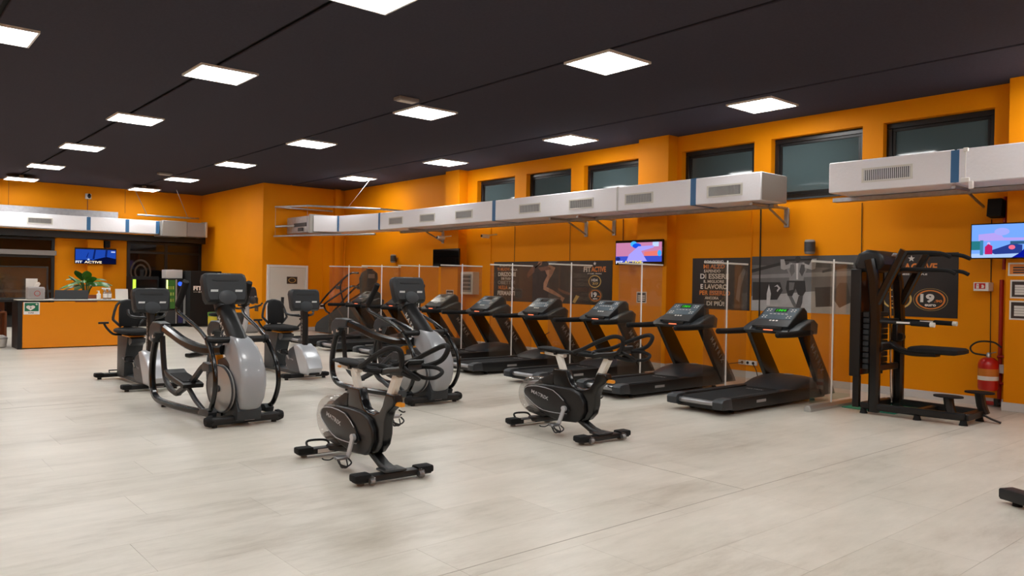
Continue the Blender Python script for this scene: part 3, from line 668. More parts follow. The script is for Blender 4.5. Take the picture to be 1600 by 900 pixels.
for pts, c in (([(0.1, 0.24), (0.1, 0.33), (0.35, 0.35), (0.4, 0.28), (0.8, 0.27), (0.8, 0.24)], (180, 160, 240)), (oval(0.38, 0.36, 0.09, 0.05, 16), (165, 170, 250)), (rect(0.015, 0.12, 0.13, 0.24), (40, 120, 130)), (rect(0.12, 0.05, 0.16, 0.25), (60, 130, 170)), (rect(0.015, 0.015, 0.62, 0.07), (170, 200, 250)), ([(0.22, 0.1), (0.5, 0.2), (0.62, 0.18), (0.62, 0.07), (0.3, 0.06)], (40, 60, 140)), (rect(0.48, 0.19, 0.7, 0.23), (50, 90, 130)),
               ([(0.18, 0.06), (0.27, 0.06), (0.27, 0.17), (0.22, 0.2), (0.18, 0.16)], (190, 30, 100)), (oval(0.225, 0.205, 0.02, 0.02, 10), (210, 180, 240)), (oval(0.5, 0.15, 0.04, 0.03, 10), (240, 110, 140)), ([(0.5, 0.015), (0.6, 0.08), (0.72, 0.22), (0.8, 0.28), (1.0, 0.3), (1.1, 0.2), (1.1, 0.015)], (8, 20, 150)), (oval(0.86, 0.33, 0.06, 0.06, 12), (60, 40, 70))):
    MB().poly(fr, pts, 0.001, 0.0018+0.0001*random.random()).build('picture_shape', sc(c), s_)

# speakers, cameras, cabinet, signs
def cyl_speaker(label, y, z):
    t = thing('wall_speaker', label, 'speaker', (XW, y, z), 0, 'grey wall speakers')
    MB().lathe([(0.02, -0.12), (0.07, -0.115), (0.085, -0.09), (0.085, 0.09), (0.07, 0.115), (0.02, 0.12)], (-0.12, 0, 0)).build('housing', 'grey', t)
    MB().lathe([(0.0868, -0.08), (0.0868, 0.08)], (-0.1205, 0, 0)).build('grille', 'dark2', t)
    MB().box((-0.02, 0, 0), (0.05, 0.06, 0.08), 0.005).build('wall_mount', 'grey', t)
cyl_speaker('grey cylindrical wall speaker above the athlete poster', 6.52, 2.275); cyl_speaker('grey cylindrical wall speaker far back left of the dark television', 19.3, 2.24)
t = thing('loudspeaker', 'black box loudspeaker above the right hand television', 'speaker', (0, 0, 0))
MB().prism([(11.8, 2.62), (11.98, 2.6), (12.0, 2.84), (11.84, 2.86)], 'y', 3.69, 3.87, 0.012).build('cabinet', 'blackmatte', t)
MB().span((11.99, 3.78, 2.68), (XW, 3.86, 2.78), 0.005).build('wall_mount', 'black', t)
for y, x, lab in ((14.75, 11.75, 'white bullet camera on the wall left of the runners poster'), (16.25, 11.5, 'white bullet camera mounted near the far pillar')):
    t = thing('security_camera', lab, 'camera', (x, y, 2.72), 0, 'wall cameras')
    MB().lathe([(0.03, -0.12), (0.045, -0.11), (0.045, 0.1), (0.03, 0.105)], (0, 0, 0), 'x', 12).build('body', 'white', t)
    MB().lathe([(0.032, -0.128), (0.032, -0.119)], (0, 0, 0), 'x', 12).build('lens', 'screenblk', t)
    m = MB(); m.rod((0.06, 0, 0.02), ((XW-0.003-x) if y < 15.9 else 0.32, 0, 0.06), 0.014, 8); m.build('bracket', 'white', t)
t = thing('electrical_cabinet', 'grey electrical cabinet with clear door beside the far pillar', 'cabinet')
MB().span((11.9, 15.42, 1.29), (XW, 15.93, 1.86), 0.01).build('body', 'offwhite', t)
MB().span((11.885, 15.47, 1.35), (11.9, 15.88, 1.8), 0.006).build('door', 'grey', t)
m = MB()
for i in range(4): m.span((11.882, 15.5, 1.4+i*0.1), (11.886, 15.85, 1.46+i*0.1))
m.build('breaker_rows', 'dark2', t)
def notice(label, y0, y1, z0, z1, x=11.829, m_='printbrown', lines=3):
    t = thing('notice', label, 'notice', group='paper notices')
    MB().span((x-0.004, y0, z0), (x, y1, z1)).build('sheet', 'paper', t)
    fr = fr_negx(x-0.0042, y1, z0); W_, H_ = y1-y0, z1-z0
    b = MB().poly(fr, rect(0.02, 0.02, W_-0.02, H_-0.02), 0, 0.0008).build('printed_area', m_, t)
    m = MB()
    for i in range(lines): m.poly(fr, rect(W_*0.15, H_*(0.2+0.55*i/lines), W_*0.85, H_*(0.2+0.55*i/lines)+0.03*H_/0.25), 0.0008, 0.0014)
    m.build('print_lines', 'printwhite' if m_ != 'printorange' else 'printbrown', b)
notice('small brown notice on the pillar below the lit television', 9.79, 10.04, 1.25, 1.47)
notice('small brown notice on the far pillar below the dark television', 16.12, 16.44, 1.16, 1.39)
notice('orange notice with black header, topmost on the right edge pillar', 3.2, 3.6, 1.81, 1.985, m_='printorange')
notice('dark notice on the right edge pillar, middle of three', 3.2, 3.57, 1.51, 1.755, lines=4)
notice('dark notice on the right edge pillar, lowest of three', 3.2, 3.575, 1.225, 1.48, lines=4)
# conduits, cables and sockets
def conduit(label, pts, r, m_, name='conduit'):
    tag(MB().tube(pts, r, 6, straight=True).build(name, m_), label, name.replace('_', ' '))
conduit('thin black cable running down the wall between two posters', [(XW-0.012, 7.50, 3.0), (XW-0.012, 7.49, 0.35)], 0.012, 'cable', 'cable')
conduit('orange painted conduit left of the thin black cable', [(XW-0.012, 7.675, 3.0), (XW-0.012, 7.67, 0.3)], 0.011, 'orange')
conduit('thin dark wire left of the weight tower', [(XW-0.016, 5.72, 2.95), (XW-0.016, 5.7, 0.2)], 0.006, 'cable', 'cable')
conduit('thin conduit dropping to the lit middle television', [(XW-0.012, 10.66, 2.95), (XW-0.012, 10.66, 2.4)], 0.01, 'wood')
conduit('thin wire above the runners poster', [(XW-0.008, 12.2, 2.95), (XW-0.008, 12.2, 2.11)], 0.006, 'cable', 'cable')
conduit('thin wire above the runners slogan', [(XW-0.008, 14.07, 2.95), (XW-0.008, 14.07, 2.11)], 0.006, 'cable', 'cable')
conduit('orange conduit at the left end of the runners poster', [(XW-0.012, 14.97, 3.0), (XW-0.012, 14.95, 0.3)], 0.018, 'orange')
conduit('thin wire running down to the fire extinguisher', [(XW-0.008, 3.9, 2.6), (XW-0.008, 3.88, 0.7)], 0.006, 'cable', 'cable')
conduit('orange conduit by the far room corner', [(XW-0.03, YF-0.12, 2.9), (XW-0.03, YF-0.12, 0.1)], 0.02, 'orange')
conduit('pale conduit down to the small box near the white door', [(11.38, YF-0.012, 2.9), (11.38, YF-0.012, 0.82)], 0.012, 'orange')
t = thing('control_box', 'small white control box right of the white door', 'control box')
MB().span((11.24, YF-0.05, 0.68), (11.47, YF-0.001, 0.84), 0.008).build('housing', 'white', t); MB().span((11.3, YF-0.055, 0.74), (11.41, YF-0.05, 0.80)).build('display', 'screenblk', t)
t = thing('socket_strip', 'white power socket strip behind the nearest treadmill', 'socket')
MB().span((XW-0.035, 7.51, 0.225), (XW-0.001, 7.88, 0.305), 0.006).build('housing', 'white', t)
for y in (7.58, 7.69, 7.80): MB().lathe([(0.026, -0.038), (0.026, -0.034)], (XW, y, 0.265), 'x', 12).build('socket', 'black', t)
conduit('black power cable looping from the socket strip', smooth_path([(XW-0.05, 7.8, 0.265), (XW-0.12, 8.1, 0.2), (XW-0.15, 8.25, 0.08), (XW-0.2, 8.0, 0.015), (XW-0.5, 7.85, 0.012), (XW-0.9, 7.75, 0.012)], 6), 0.008, 'cable', 'cable')
conduit('second black power cable looping from the socket strip', smooth_path([(XW-0.05, 7.58, 0.265), (XW-0.1, 7.48, 0.16), (XW-0.14, 7.42, 0.03), (XW-0.5, 7.22, 0.012), (XW-0.9, 7.1, 0.012)], 6), 0.008, 'cable', 'cable')
# wires hanging behind treadmills
for i, y in enumerate((9.6, 11.1, 12.8)):
    conduit('thin cable hanging on the wall behind the %s treadmill from the tower' % ORD[i+2], smooth_path([(XW-0.01, y, 0.5), (XW-0.03, y+0.14, 0.42), (XW-0.03, y+0.2, 0.3), (XW-0.02, y+0.05, 0.18)], 6), 0.008, 'cable', 'cable')

# fire point
t = thing('fire_extinguisher', 'red fire extinguisher hanging on the wall by the right pillar', 'fire extinguisher', (11.90, 3.835, 0.24))
MB().lathe([(0.06, 0.0), (0.115, 0.01), (0.125, 0.04), (0.125, 0.36), (0.11, 0.41), (0.07, 0.445), (0.03, 0.455)], seg=24).build('cylinder', 'red', t)
MB().lathe([(0.1262, 0.14), (0.1262, 0.3)], seg=24).build('label_band', mat('yellow label', (206, 120, 36), 0.5), t)
MB().lathe([(0.1268, 0.145), (0.1268, 0.20)], seg=24).build('white_label', 'paper', t)
m = MB(); m.lathe([(0.03, 0.45), (0.03, 0.5), (0.015, 0.52)], seg=12); m.flat([(-0.0, 0.02, 0.5), (0.0, -0.09, 0.53)], 0.03, 0.012, straight=True); m.build('valve', 'steel', t)
MB().tube([(0, 0.03, 0.48), (-0.02, 0.18, 0.5), (-0.02, 0.22, 0.58), (-0.02, 0.12, 0.66), (-0.02, -0.06, 0.665), (-0.02, -0.16, 0.60)], 0.012, 8).build('hose', 'cable', t)
MB().span((0.1, -0.05, 0.1), (XW-11.902, 0.05, 0.4), 0.004).build('wall_hook', 'redpipe', t)
t = thing('fire_sign', 'red and white fire extinguisher sign box on the wall', 'sign')
MB().span((11.92, 3.86, 1.60), (XW-0.001, 4.05, 1.72), 0.004).build('box', 'white', t)
fr = fr_negx(11.9195, 4.05, 1.60)
b = MB().poly(fr, rect(0.015, 0.03, 0.15, 0.108), 0, 0.001).build('red_field', 'red', t)
m = MB(); m.poly(fr, rect(0.035, 0.035, 0.07, 0.075), 0.001, 0.002); m.poly(fr, [(0.03, 0.08), (0.075, 0.08), (0.065, 0.1), (0.045, 0.1)], 0.001, 0.002); m.poly(fr, [(0.1, 0.04), (0.13, 0.04), (0.135, 0.07), (0.12, 0.09), (0.1, 0.085), (0.105, 0.065)], 0.001, 0.002); m.build('pictogram', 'printwhite', b)
t = thing('fire_pipe', 'red fire water pipe running down beside the right pillar', 'pipe')
MB().rod((XW-0.035, 3.75, 0.06), (XW-0.035, 3.75, 1.76), 0.026).build('riser', 'redpipe', t)
MB().rod((XW-0.035, 3.72, 1.9), (XW-0.035, 3.72, 2.9), 0.028).build('upper_pipe', 'redpipe', t)
m = MB(); m.rod((XW-0.06, 3.66, 0.05), (XW-0.06, 4.0, 0.05), 0.028); m.build('floor_pipe', 'redpipe', t)
m = MB(); m.lathe([(0.04, -0.05), (0.04, 0.05)], (XW-0.06, 3.77, 0.07), 'z', 12); m.rod((XW-0.06, 3.71, 0.05), (XW-0.06, 3.74, 0.05), 0.034); m.build('coupling', 'black', t)
m = MB(); m.tube([(XW-0.08, 3.77, 0.70), (XW-0.08, 3.68, 0.70), (XW-0.08, 3.655, 0.6), (XW-0.08, 3.655, 0.4), (XW-0.08, 3.69, 0.34), (XW-0.08, 3.77, 0.34)], 0.018, 8); m.build('loop_handle', 'redpipe', t)
MB().span((XW-0.11, 3.66, 0.48), (XW-0.105, 3.74, 0.6)).build('tag', 'paper', t)
# ================================================================ treadmills (run direction +X, origin at the rear centre on the floor)
def make_treadmill(label):
    t = thing('treadmill', label, 'treadmill', group='treadmills in a row along the orange wall')
    MB().span((0.06, -0.33, 0.06), (2.45, 0.33, 0.15), 0.01).build('deck_frame', 'black', t)
    pr = [(0.05, 0.11), (0.03, 0.14), (0.045, 0.17), (0.08, 0.188), (1.75, 0.2), (1.75, 0.155), (0.08, 0.1)]
    b = MB().prism(pr, 'y', -0.27, 0.27, 0.004, 1).build('running_belt', 'belt', t)
    text('lettering', 'MATRIX', (V3((1.35, 0, 0.1985)), V3((0, -1, 0)), V3((1, 0, 0.007)), V3((0, 0, 1))), 0, 0, 0.26, 0.05, 'grey', b, 0.02, 0.001)
    for s in (-1, 1):
        r = MB().prism([(0.13, 0.075), (0.13, 0.20), (1.72, 0.215), (2.3, 0.215), (2.5, 0.1), (2.5, 0.05), (0.3, 0.05)], 'y', s*0.275, s*0.405, 0.012).build('side_rail', 'black', t)
        MB().span((0.16, s*0.285, 0.2005), (1.7, s*0.39, 0.212), 0.004).build('foot_rail', 'blackmatte', r)
        MB().prism([(-0.03, 0.09), (-0.035, 0.17), (-0.01, 0.2), (0.06, 0.214), (0.17, 0.214), (0.2, 0.075), (0.03, 0.075)], 'y', s*0.27, s*0.425, 0.02).build('end_cap', 'dark', t)
        if s < 0: MB().poly(fr_negy(0.75, s*0.4055, 0.13), rect(0, -0.015, 0.22, 0.02), 0, 0.001).build('model_badge', 'grey', r)
        u_ = MB().prism([(2.40, 0.08), (2.76, 0.08), (2.72, 0.16), (2.09, 0.96), (1.78, 0.96)], 'y', s*0.36, s*0.435, 0.018).build('upright', 'blackgloss', t)
        if s < 0:
            ex = V3((0.66, 0, -0.82)).normalized(); n = V3((0, -1, 0)); ey = n.cross(ex)
            text('lettering', 'M A T R I X', (V3((2.2, s*0.4355, 0.59)), ex, ey, n), 0.0, 0.03, 0.5, 0.085, 'grey', u_, 0.02, 0.001)
        m = MB(); m.tube([(2.08, s*0.40, 0.985), (1.75, s*0.43, 0.975), (1.45, s*0.45, 0.97), (1.14, s*0.46, 0.975)], [0.05, 0.047, 0.042, 0.04], 10, 4)
        m.ell((1.135, s*0.46, 0.975), (0.03, 0.04, 0.04)); m.build('handrail', 'blackmatte', t)
        MB().prism([(1.72, 0.95), (1.66, 0.985), (1.7, 1.02), (1.9, 1.10), (2.12, 1.16), (2.22, 1.1), (2.2, 0.95)], 'y', s*0.29, s*0.445, 0.03, 3).build('console_shoulder', 'dark', t)
        for x in (0.35, 2.35): MB().lathe([(0.035, 0.0), (0.035, 0.02), (0.02, 0.03), (0.02, 0.065)], (x, s*0.3, 0), 'z', 10).build('levelling_foot', 'black', t)
    MB().rod((0.055, -0.27, 0.14), (0.055, 0.27, 0.14), 0.035, 12).build('rear_roller', 'steel', t)
    hood = []
    for y, k in ((-0.40, 0.72), (-0.34, 0.94), (-0.2, 1.0), (0, 1.02), (0.2, 1.0), (0.34, 0.94), (0.40, 0.72)):
        hood.append([(x, y, 0.06+(z-0.06)*(k if z > 0.1 else 1)) for x, z in ((1.56, 0.06), (1.56, 0.2), (1.66, 0.25), (1.85, 0.305), (2.08, 0.335), (2.3, 0.34), (2.45, 0.31), (2.52, 0.2), (2.52, 0.06))])
    hd = MB().loft(hood).build('motor_hood', 'dark', t, 60)
    MB().lathe([(0.07, 0.0), (0.07, 0.004)], (2.22, 0, 0.3475), 'z', 18).build('hood_emblem', 'grey', hd)
    MB().prism([(1.68, 0.955), (1.64, 0.99), (1.7, 1.03), (2.2, 1.06), (2.2, 0.955)], 'y', -0.30, 0.30, 0.02).build('console_base', 'dark', t)
    con = MB().prism([(1.70, 1.02), (1.68, 1.06), (2.07, 1.315), (2.13, 1.32), (2.2, 1.27), (2.24, 1.03)], 'y', -0.285, 0.285, 0.022, 3).build('console', 'console', t)
    d = V3((0.39, 0, 0.255)).normalized(); n = V3((0, -1, 0)).cross(d); fr = (V3((1.685, 0, 1.063)), V3((0, -1, 0)), d, n)
    MB().poly(fr, rect(-0.25, 0.16, 0.25, 0.44), 0.0, 0.003).build('display_panel', 'lcd', con)
    MB().poly(fr, rect(-0.10, 0.335, 0.10, 0.425), 0.003, 0.004).build('readout_window', 'screenblk', con)
    m = MB()
    for u in (-0.21, -0.165, 0.165, 0.21):
        for v in (0.2, 0.24, 0.36, 0.40): m.poly(fr, rect(u-0.012, v-0.006, u+0.012, v+0.006), 0.003, 0.0045)
    for u in (-0.05, 0.0, 0.05): m.poly(fr, rect(u-0.015, 0.115, u+0.015, 0.14), 0.0, 0.003)
    for u in (-0.12, -0.06, 0.0, 0.06, 0.12): m.poly(fr, rect(u-0.02, 0.285, u+0.02, 0.293), 0.003, 0.0045)
    tag(m.build('buttons', 'printwhite', con), kind='stuff')
    MB().span((1.655, -0.2, 1.005), (1.69, 0.2, 1.05), 0.006).build('tray', 'black', con)
    MB().span((1.648, -0.07, 1.0), (1.657, 0.07, 1.012)).build('stop_strip', 'ledred', con)
    return t
TMX, TMY, TMS = 8.15, 5.93, 1.655
tml = ['treadmill nearest the weight tower with green lit console', 'second treadmill from the weight tower with green lit console']+['%s treadmill from the weight tower' % ORD[i] for i in range(2, 7)]+['farthest treadmill from the weight tower, below the stair climber']
tm = make_treadmill(tml[0]); tm.location = (TMX, TMY, 0)
tms = [tm]
for i in range(1, 8): tms.append(dup(tm, (TMX, TMY+TMS*i, 0), 0, tml[i]))
d = V3((0.39, 0, 0.255)).normalized(); n = V3((0, -1, 0)).cross(d); fr = (V3((1.685, 0, 1.063)), V3((0, -1, 0)), d, n)
for t in tms[:2]: text('led_readout', '1M4', fr, 0, 0.38, 0.15, 0.06, 'led', t, 0.02, 0.0055)

# clear acrylic dividers between the treadmills
def make_divider(label):
    t = thing('acrylic_divider', label, 'divider', group='clear acrylic dividers between treadmills')
    MB().span((-0.55, -0.004, 0.10), (0.55, 0.004, 1.945)).build('clear_sheet', 'clear', t)
    MB().prism([(-0.045, 0.0), (-0.05, 0.035), (-0.025, 0.075), (0.025, 0.075), (0.05, 0.035), (0.045, 0.0)], 'x', -0.6, 0.62, 0.004, 1).build('floor_bar', 'alu', t)
    MB().span((-0.012, -0.022, 0.07), (0.012, -0.005, 1.99), 0.004).build('post', 'white', t)
    MB().span((-0.56, -0.01, 1.935), (0.56, 0.01, 1.962), 0.003).build('top_rail', 'offwhite', t)
    return t
dl = ['clear acrylic divider right of the nearest treadmill, by the weight tower']+['clear acrylic divider between the %s and %s treadmill from the tower' % (ORD[i], ORD[i+1]) for i in range(7)]+['clear acrylic divider beyond the farthest treadmill']
dv = make_divider(dl[0]); dv.location = (10.05, 5.13, 0)
for i in range(1, 9): dup(dv, (10.05, 5.13+TMS*i, 0), 0, dl[i])

# ================================================================ spin bikes (facing -Y, origin under the front stabiliser)
def make_spin(label):
    t = thing('spin_bike', label, 'exercise bike', group='black spin bikes')
    def foot(y, w_, front):
        f = MB().box((0, y, 0.052), (w_*2, 0.105, 0.055), 0.018, seg=2).build('front_stabiliser' if front else 'rear_stabiliser', 'black', t)
        for s in (-1, 1):
            MB().box((s*(w_-0.06), y, 0.066), (0.15, 0.118, 0.06), 0.02, seg=2).build('end_cap', 'blackmatte', f)
            m = MB(); m.lathe([(0.03, 0.0), (0.03, 0.012), (0.012, 0.016), (0.012, 0.035)], (s*(w_-0.07), y+0.02, 0), 'z', 10); m.build('levelling_foot', 'grey', f)
            if front:
                wl = MB().lathe([(0.02, -0.016), (0.04, -0.016), (0.044, 0), (0.04, 0.016), (0.02, 0.016)], (s*(w_-0.12), y-0.075, 0.046), 'x', 16, 0.9).build('wheel', 'clearcover', f)
                MB().lathe([(0.024, -0.02), (0.024, 0.02)], (s*(w_-0.12), y-0.075, 0.046), 'x', 12, 0.9).build('wheel_hub', 'steel', f)
        return f
    foot(0, 0.34, True); rf = foot(1.16, 0.32, False)
    m = MB(); m.tube([(-0.22, 1.16, 0.075), (-0.21, 1.21, 0.13), (-0.1, 1.21, 0.135), (-0.02, 1.2, 0.12), (-0.02, 1.14, 0.08)], 0.011, 8); m.build('lift_handle', 'black', rf)
    MB().poly((V3((-0.05, 1.1065, 0.05)), V3((1, 0, 0)), V3((0, 0, 1)), V3((0, -1, 0))), rect(-0.1, -0.015, 0.06, 0.02), 0, 0.001).build('serial_label', 'paper', rf)
    # sloping base beams
    m = MB(); m.flat([(0, 0.0, 0.075), (0, 0.14, 0.10), (0, 0.38, 0.2)], 0.1, 0.055, straight=True); m.box((0, 0.02, 0.09), (0.2, 0.16, 0.02), 0.008); m.build('front_beam', 'black', t)
    m = MB(); m.flat([(0, 0.45, 0.2), (0, 0.8, 0.12), (0, 1.16, 0.07)], 0.1, 0.06, straight=True); m.build('rear_beam', 'black', t)
    # main frame: fork of two posts joined by a saddle-shaped bridge
    body = [(0.30, 0.15), (0.18, 0.20), (0.105, 0.27), (0.075, 0.36), (0.07, 0.46), (0.03, 0.55), (-0.05, 0.60), (-0.085, 0.64), (-0.07, 0.695), (0.055, 0.70), (0.085, 0.66), (0.115, 0.59), (0.17, 0.53), (0.25, 0.505), (0.36, 0.505), (0.44, 0.53), (0.50, 0.60), (0.525, 0.68), (0.75, 0.675), (0.77, 0.62), (0.76, 0.54), (0.72, 0.46), (0.62, 0.38), (0.50, 0.28), (0.42, 0.18)]
    MB().prism(body, 'x', -0.042, 0.042, 0.018, 3).build('main_frame', 'blackgloss', t)
    lower = [(0.34, 0.15), (0.25, 0.20), (0.20, 0.28), (0.21, 0.38), (0.28, 0.46), (0.42, 0.50), (0.66, 0.50), (0.92, 0.49), (1.14, 0.465), (1.21, 0.42), (1.215, 0.36), (1.16, 0.30), (0.95, 0.20), (0.78, 0.155), (0.58, 0.13)]
    bg = MB().prism(lower, 'x', -0.082, 0.082, 0.02, 3).build('belt_guard', 'black', t)
    # seat stay
    MB().prism([(0.74, 0.5), (0.73, 0.62), (0.80, 0.615), (0.98, 0.53), (1.10, 0.46), (0.95, 0.45)], 'x', -0.05, 0.05, 0.02).build('seat_stay', 'black', t)
    for s in (-1, 1):
        cv = [(0.40, 0.265), (0.50, 0.36), (0.68, 0.45), (0.95, 0.465), (1.13, 0.44), (1.18, 0.395), (1.165, 0.345), (1.0, 0.26), (0.84, 0.215), (0.62, 0.215), (0.45, 0.23)]
        c = MB().prism(cv, 'x', s*0.083, s*0.098, 0.008).build('side_cover', 'cover', t)
        sc_ = MB(); sc_.tube([(s*0.097, a, b) for a, b in cv[1:]], 0.004, 5, 2); sc_.build('cover_trim', 'silverlite', c)
        n = V3((s, 0, 0)); ex = V3((0, s, 0)); ey = V3((0, 0, 1))
        ex = V3((0, s*0.98, s*0.19 if s < 0 else 0.19)).normalized() if s > 0 else V3((0, -0.985, -0.17)); ey = n.cross(ex)
        text('lettering', 'MATRIX', (V3((s*0.0985, 0.90, 0.375)), ex, ey, n), 0, 0, 0.30, 0.038, 'silverlite', c, 0.02, 0.001)
        # crank and pedal
        dz, dy = (-0.175, 0.07) if s < 0 else (0.16, -0.09)
        cr = MB(); cr.flat([(s*0.125, 0.46, 0.285), (s*0.135, 0.46+dy, 0.285+dz)], 0.05, 0.02, up=(1, 0, 0), straight=True); cr.lathe([(0.034, -0.014), (0.034, 0.014)], (s*0.125, 0.46, 0.285), 'x', 14, 0.85)
        ck = cr.build('crank_arm', 'silverlite', t)
        py, pz = 0.46+dy, 0.285+dz
        pd = MB(); pd.box((s*0.20, py, pz), (0.1, 0.09, 0.024), 0.006); pd.rod((s*0.13, py, pz), (s*0.25, py, pz), 0.014)
        pd = pd.build('pedal', 'steel', t)
        m = MB()
        m.tube([(s*0.15, py-0.05, pz-0.005), (s*0.15, py-0.10, pz-0.03), (s*0.2, py-0.12, pz-0.05), (s*0.25, py-0.10, pz-0.03), (s*0.25, py-0.05, pz-0.005)], 0.007, 6)
        m.tube([(s*0.17, py-0.05, pz-0.01), (s*0.18, py-0.09, pz-0.06), (s*0.22, py-0.09, pz-0.06), (s*0.24, py-0.04, pz-0.02)], 0.006, 6)
        m.tube([(s*0.2, py-0.1, pz-0.055), (s*0.2, py-0.02, pz-0.075), (s*0.2, py+0.04, pz-0.02)], 0.008, 6); m.build('toe_cage', 'black', pd)
        MB().tube([(s*0.25, py+0.03, pz), (s*0.27, py+0.06, pz-0.02), (s*0.31, py+0.08, pz-0.018), (s*0.33, py+0.08, pz-0.005)], 0.006, 6).build('toe_strap', 'black', pd)
    # flywheel at the rear in a clear cover
    fw = MB().lathe([(0.05, -0.03), (0.185, -0.03), (0.205, -0.022), (0.205, 0.022), (0.185, 0.03), (0.05, 0.03)], (0, 1.07, 0.35), 'x', 28, 0.78).build('flywheel', 'steel', t)
    MB().lathe([(0.15, -0.085), (0.235, -0.08), (0.255, -0.05), (0.255, 0.05), (0.235, 0.08), (0.15, 0.085)], (0, 1.07, 0.35), 'x', 32, 0.80).build('flywheel_cover', 'clearcover', t)
    MB().prism([(0.78, 0.16), (0.95, 0.19), (1.14, 0.22), (1.2, 0.19), (1.12, 0.15), (0.9, 0.13)], 'x', -0.07, 0.07, 0.015).build('lower_cover', 'black', t)
    # saddle
    sp = MB(); sp.flat([(0, 0.61, 0.65), (0, 0.70, 0.825)], 0.055, 0.085, up=(0, 1, 0), straight=True); sp = sp.build('seat_post', 'offwhite', t)
    m = MB(); m.flat([(0, 0.60, 0.825), (0, 0.92, 0.835)], 0.05, 0.04, straight=True); m.build('seat_slider', 'offwhite', sp)
    MB().box((0.0, 0.97, 0.825), (0.05, 0.06, 0.02), 0.006).build('adjust_lever', 'lever', sp)
    sd = []
    for y, w_, z in ((0.44, 0.018, 0.862), (0.50, 0.028, 0.872), (0.60, 0.036, 0.875), (0.70, 0.055, 0.877), (0.80, 0.088, 0.884), (0.90, 0.105, 0.89), (0.97, 0.09, 0.888), (1.0, 0.05, 0.884)):
        sd.append([(w_*math.cos(a), y, z+(0.016 if math.sin(a) > 0 else 0.03)*math.sin(a)) for a in [2*PI*i/12 for i in range(12)]])
    s_ = MB().loft(sd).build('saddle', 'blackmatte', t, 70)
    m = MB(); m.tube([(0.03, 0.5, 0.855), (0.03, 0.7, 0.845), (0.05, 0.9, 0.862)], 0.006, 6); m.tube([(-0.03, 0.5, 0.855), (-0.03, 0.7, 0.845), (-0.05, 0.9, 0.862)], 0.006, 6); m.lathe([(0.02, -0.05), (0.02, 0.05)], (0, 0.72, 0.845), 'x', 10); m.build('saddle_clamp', 'black', s_)
    # handlebar
    hp = MB(); hp.flat([(0, 0.05, 0.66), (0, -0.07, 0.86)], 0.06, 0.09, up=(0, 1, 0), straight=True); hp = hp.build('handlebar_post', 'offwhite', t)
    m = MB(); m.flat([(0, 0.12, 0.86), (0, 0.0, 0.885), (0, -0.16, 0.905), (0, -0.32, 0.945)], 0.12, 0.05); m.prism([(-0.2, 0.86), (-0.02, 0.85), (0.06, 0.90), (-0.18, 0.92)], 'x', -0.05, 0.05, 0.012); m.build('handlebar_bracket', 'black', hp)
    hb = MB()
    for s in (-1, 1):
        hb.tube([(s*0.04, 0.20, 0.875), (s*0.12, 0.28, 0.885), (s*0.18, 0.24, 0.905), (s*0.215, 0.08, 0.945), (s*0.235, -0.14, 1.03), (s*0.235, -0.36, 1.10), (s*0.21, -0.46, 1.085), (s*0.175, -0.43, 1.0), (s*0.12, -0.33, 0.95), (s*0.04, -0.25, 0.93)], 0.021, 8, 5)
        hb.tube([(s*0.05, 0.10, 0.87), (s*0.10, 0.22, 0.872), (s*0.09, 0.34, 0.88), (s*0.05, 0.40, 0.885)], 0.02, 8, 4)
        hb.tube([(s*0.06, -0.27, 0.935), (s*0.13, -0.40, 0.94), (s*0.135, -0.50, 0.915), (s*0.07, -0.50, 0.875), (s*0.04, -0.38, 0.865), (s*0.05, -0.22, 0.885)], 0.016, 8, 4)
    hb.tube([(-0.05, 0.40, 0.885), (0, 0.42, 0.885), (0.05, 0.40, 0.885)], 0.02, 8, 4)
    hb.build('handlebar', 'blackmatte', t)
    MB().box((0, -0.30, 0.965), (0.14, 0.12, 0.03), 0.012, rot=Matrix.Rotation(-0.5, 3, 'X')).build('console_mount', 'black', t)
    MB().box((0, -0.10, 0.625), (0.045, 0.1, 0.035), 0.012, seg=2).build('resistance_lever', 'lever', t)
    MB().tube([(0.03, -0.03, 0.57), (0.05, -0.06, 0.555), (0.06, -0.08, 0.56)], 0.006, 6).build('brake_hook', 'black', t)
    return t
sb = make_spin('black spin bike standing nearest the camera, left of the other spin bike')
sb.location = (3.33, 5.32, 0); sb.rotation_euler = (0, 0, math.radians(-3))
dup(sb, (5.85, 5.38, 0), math.radians(-3.5), 'black spin bike standing in front of the treadmills, right of the other spin bike')

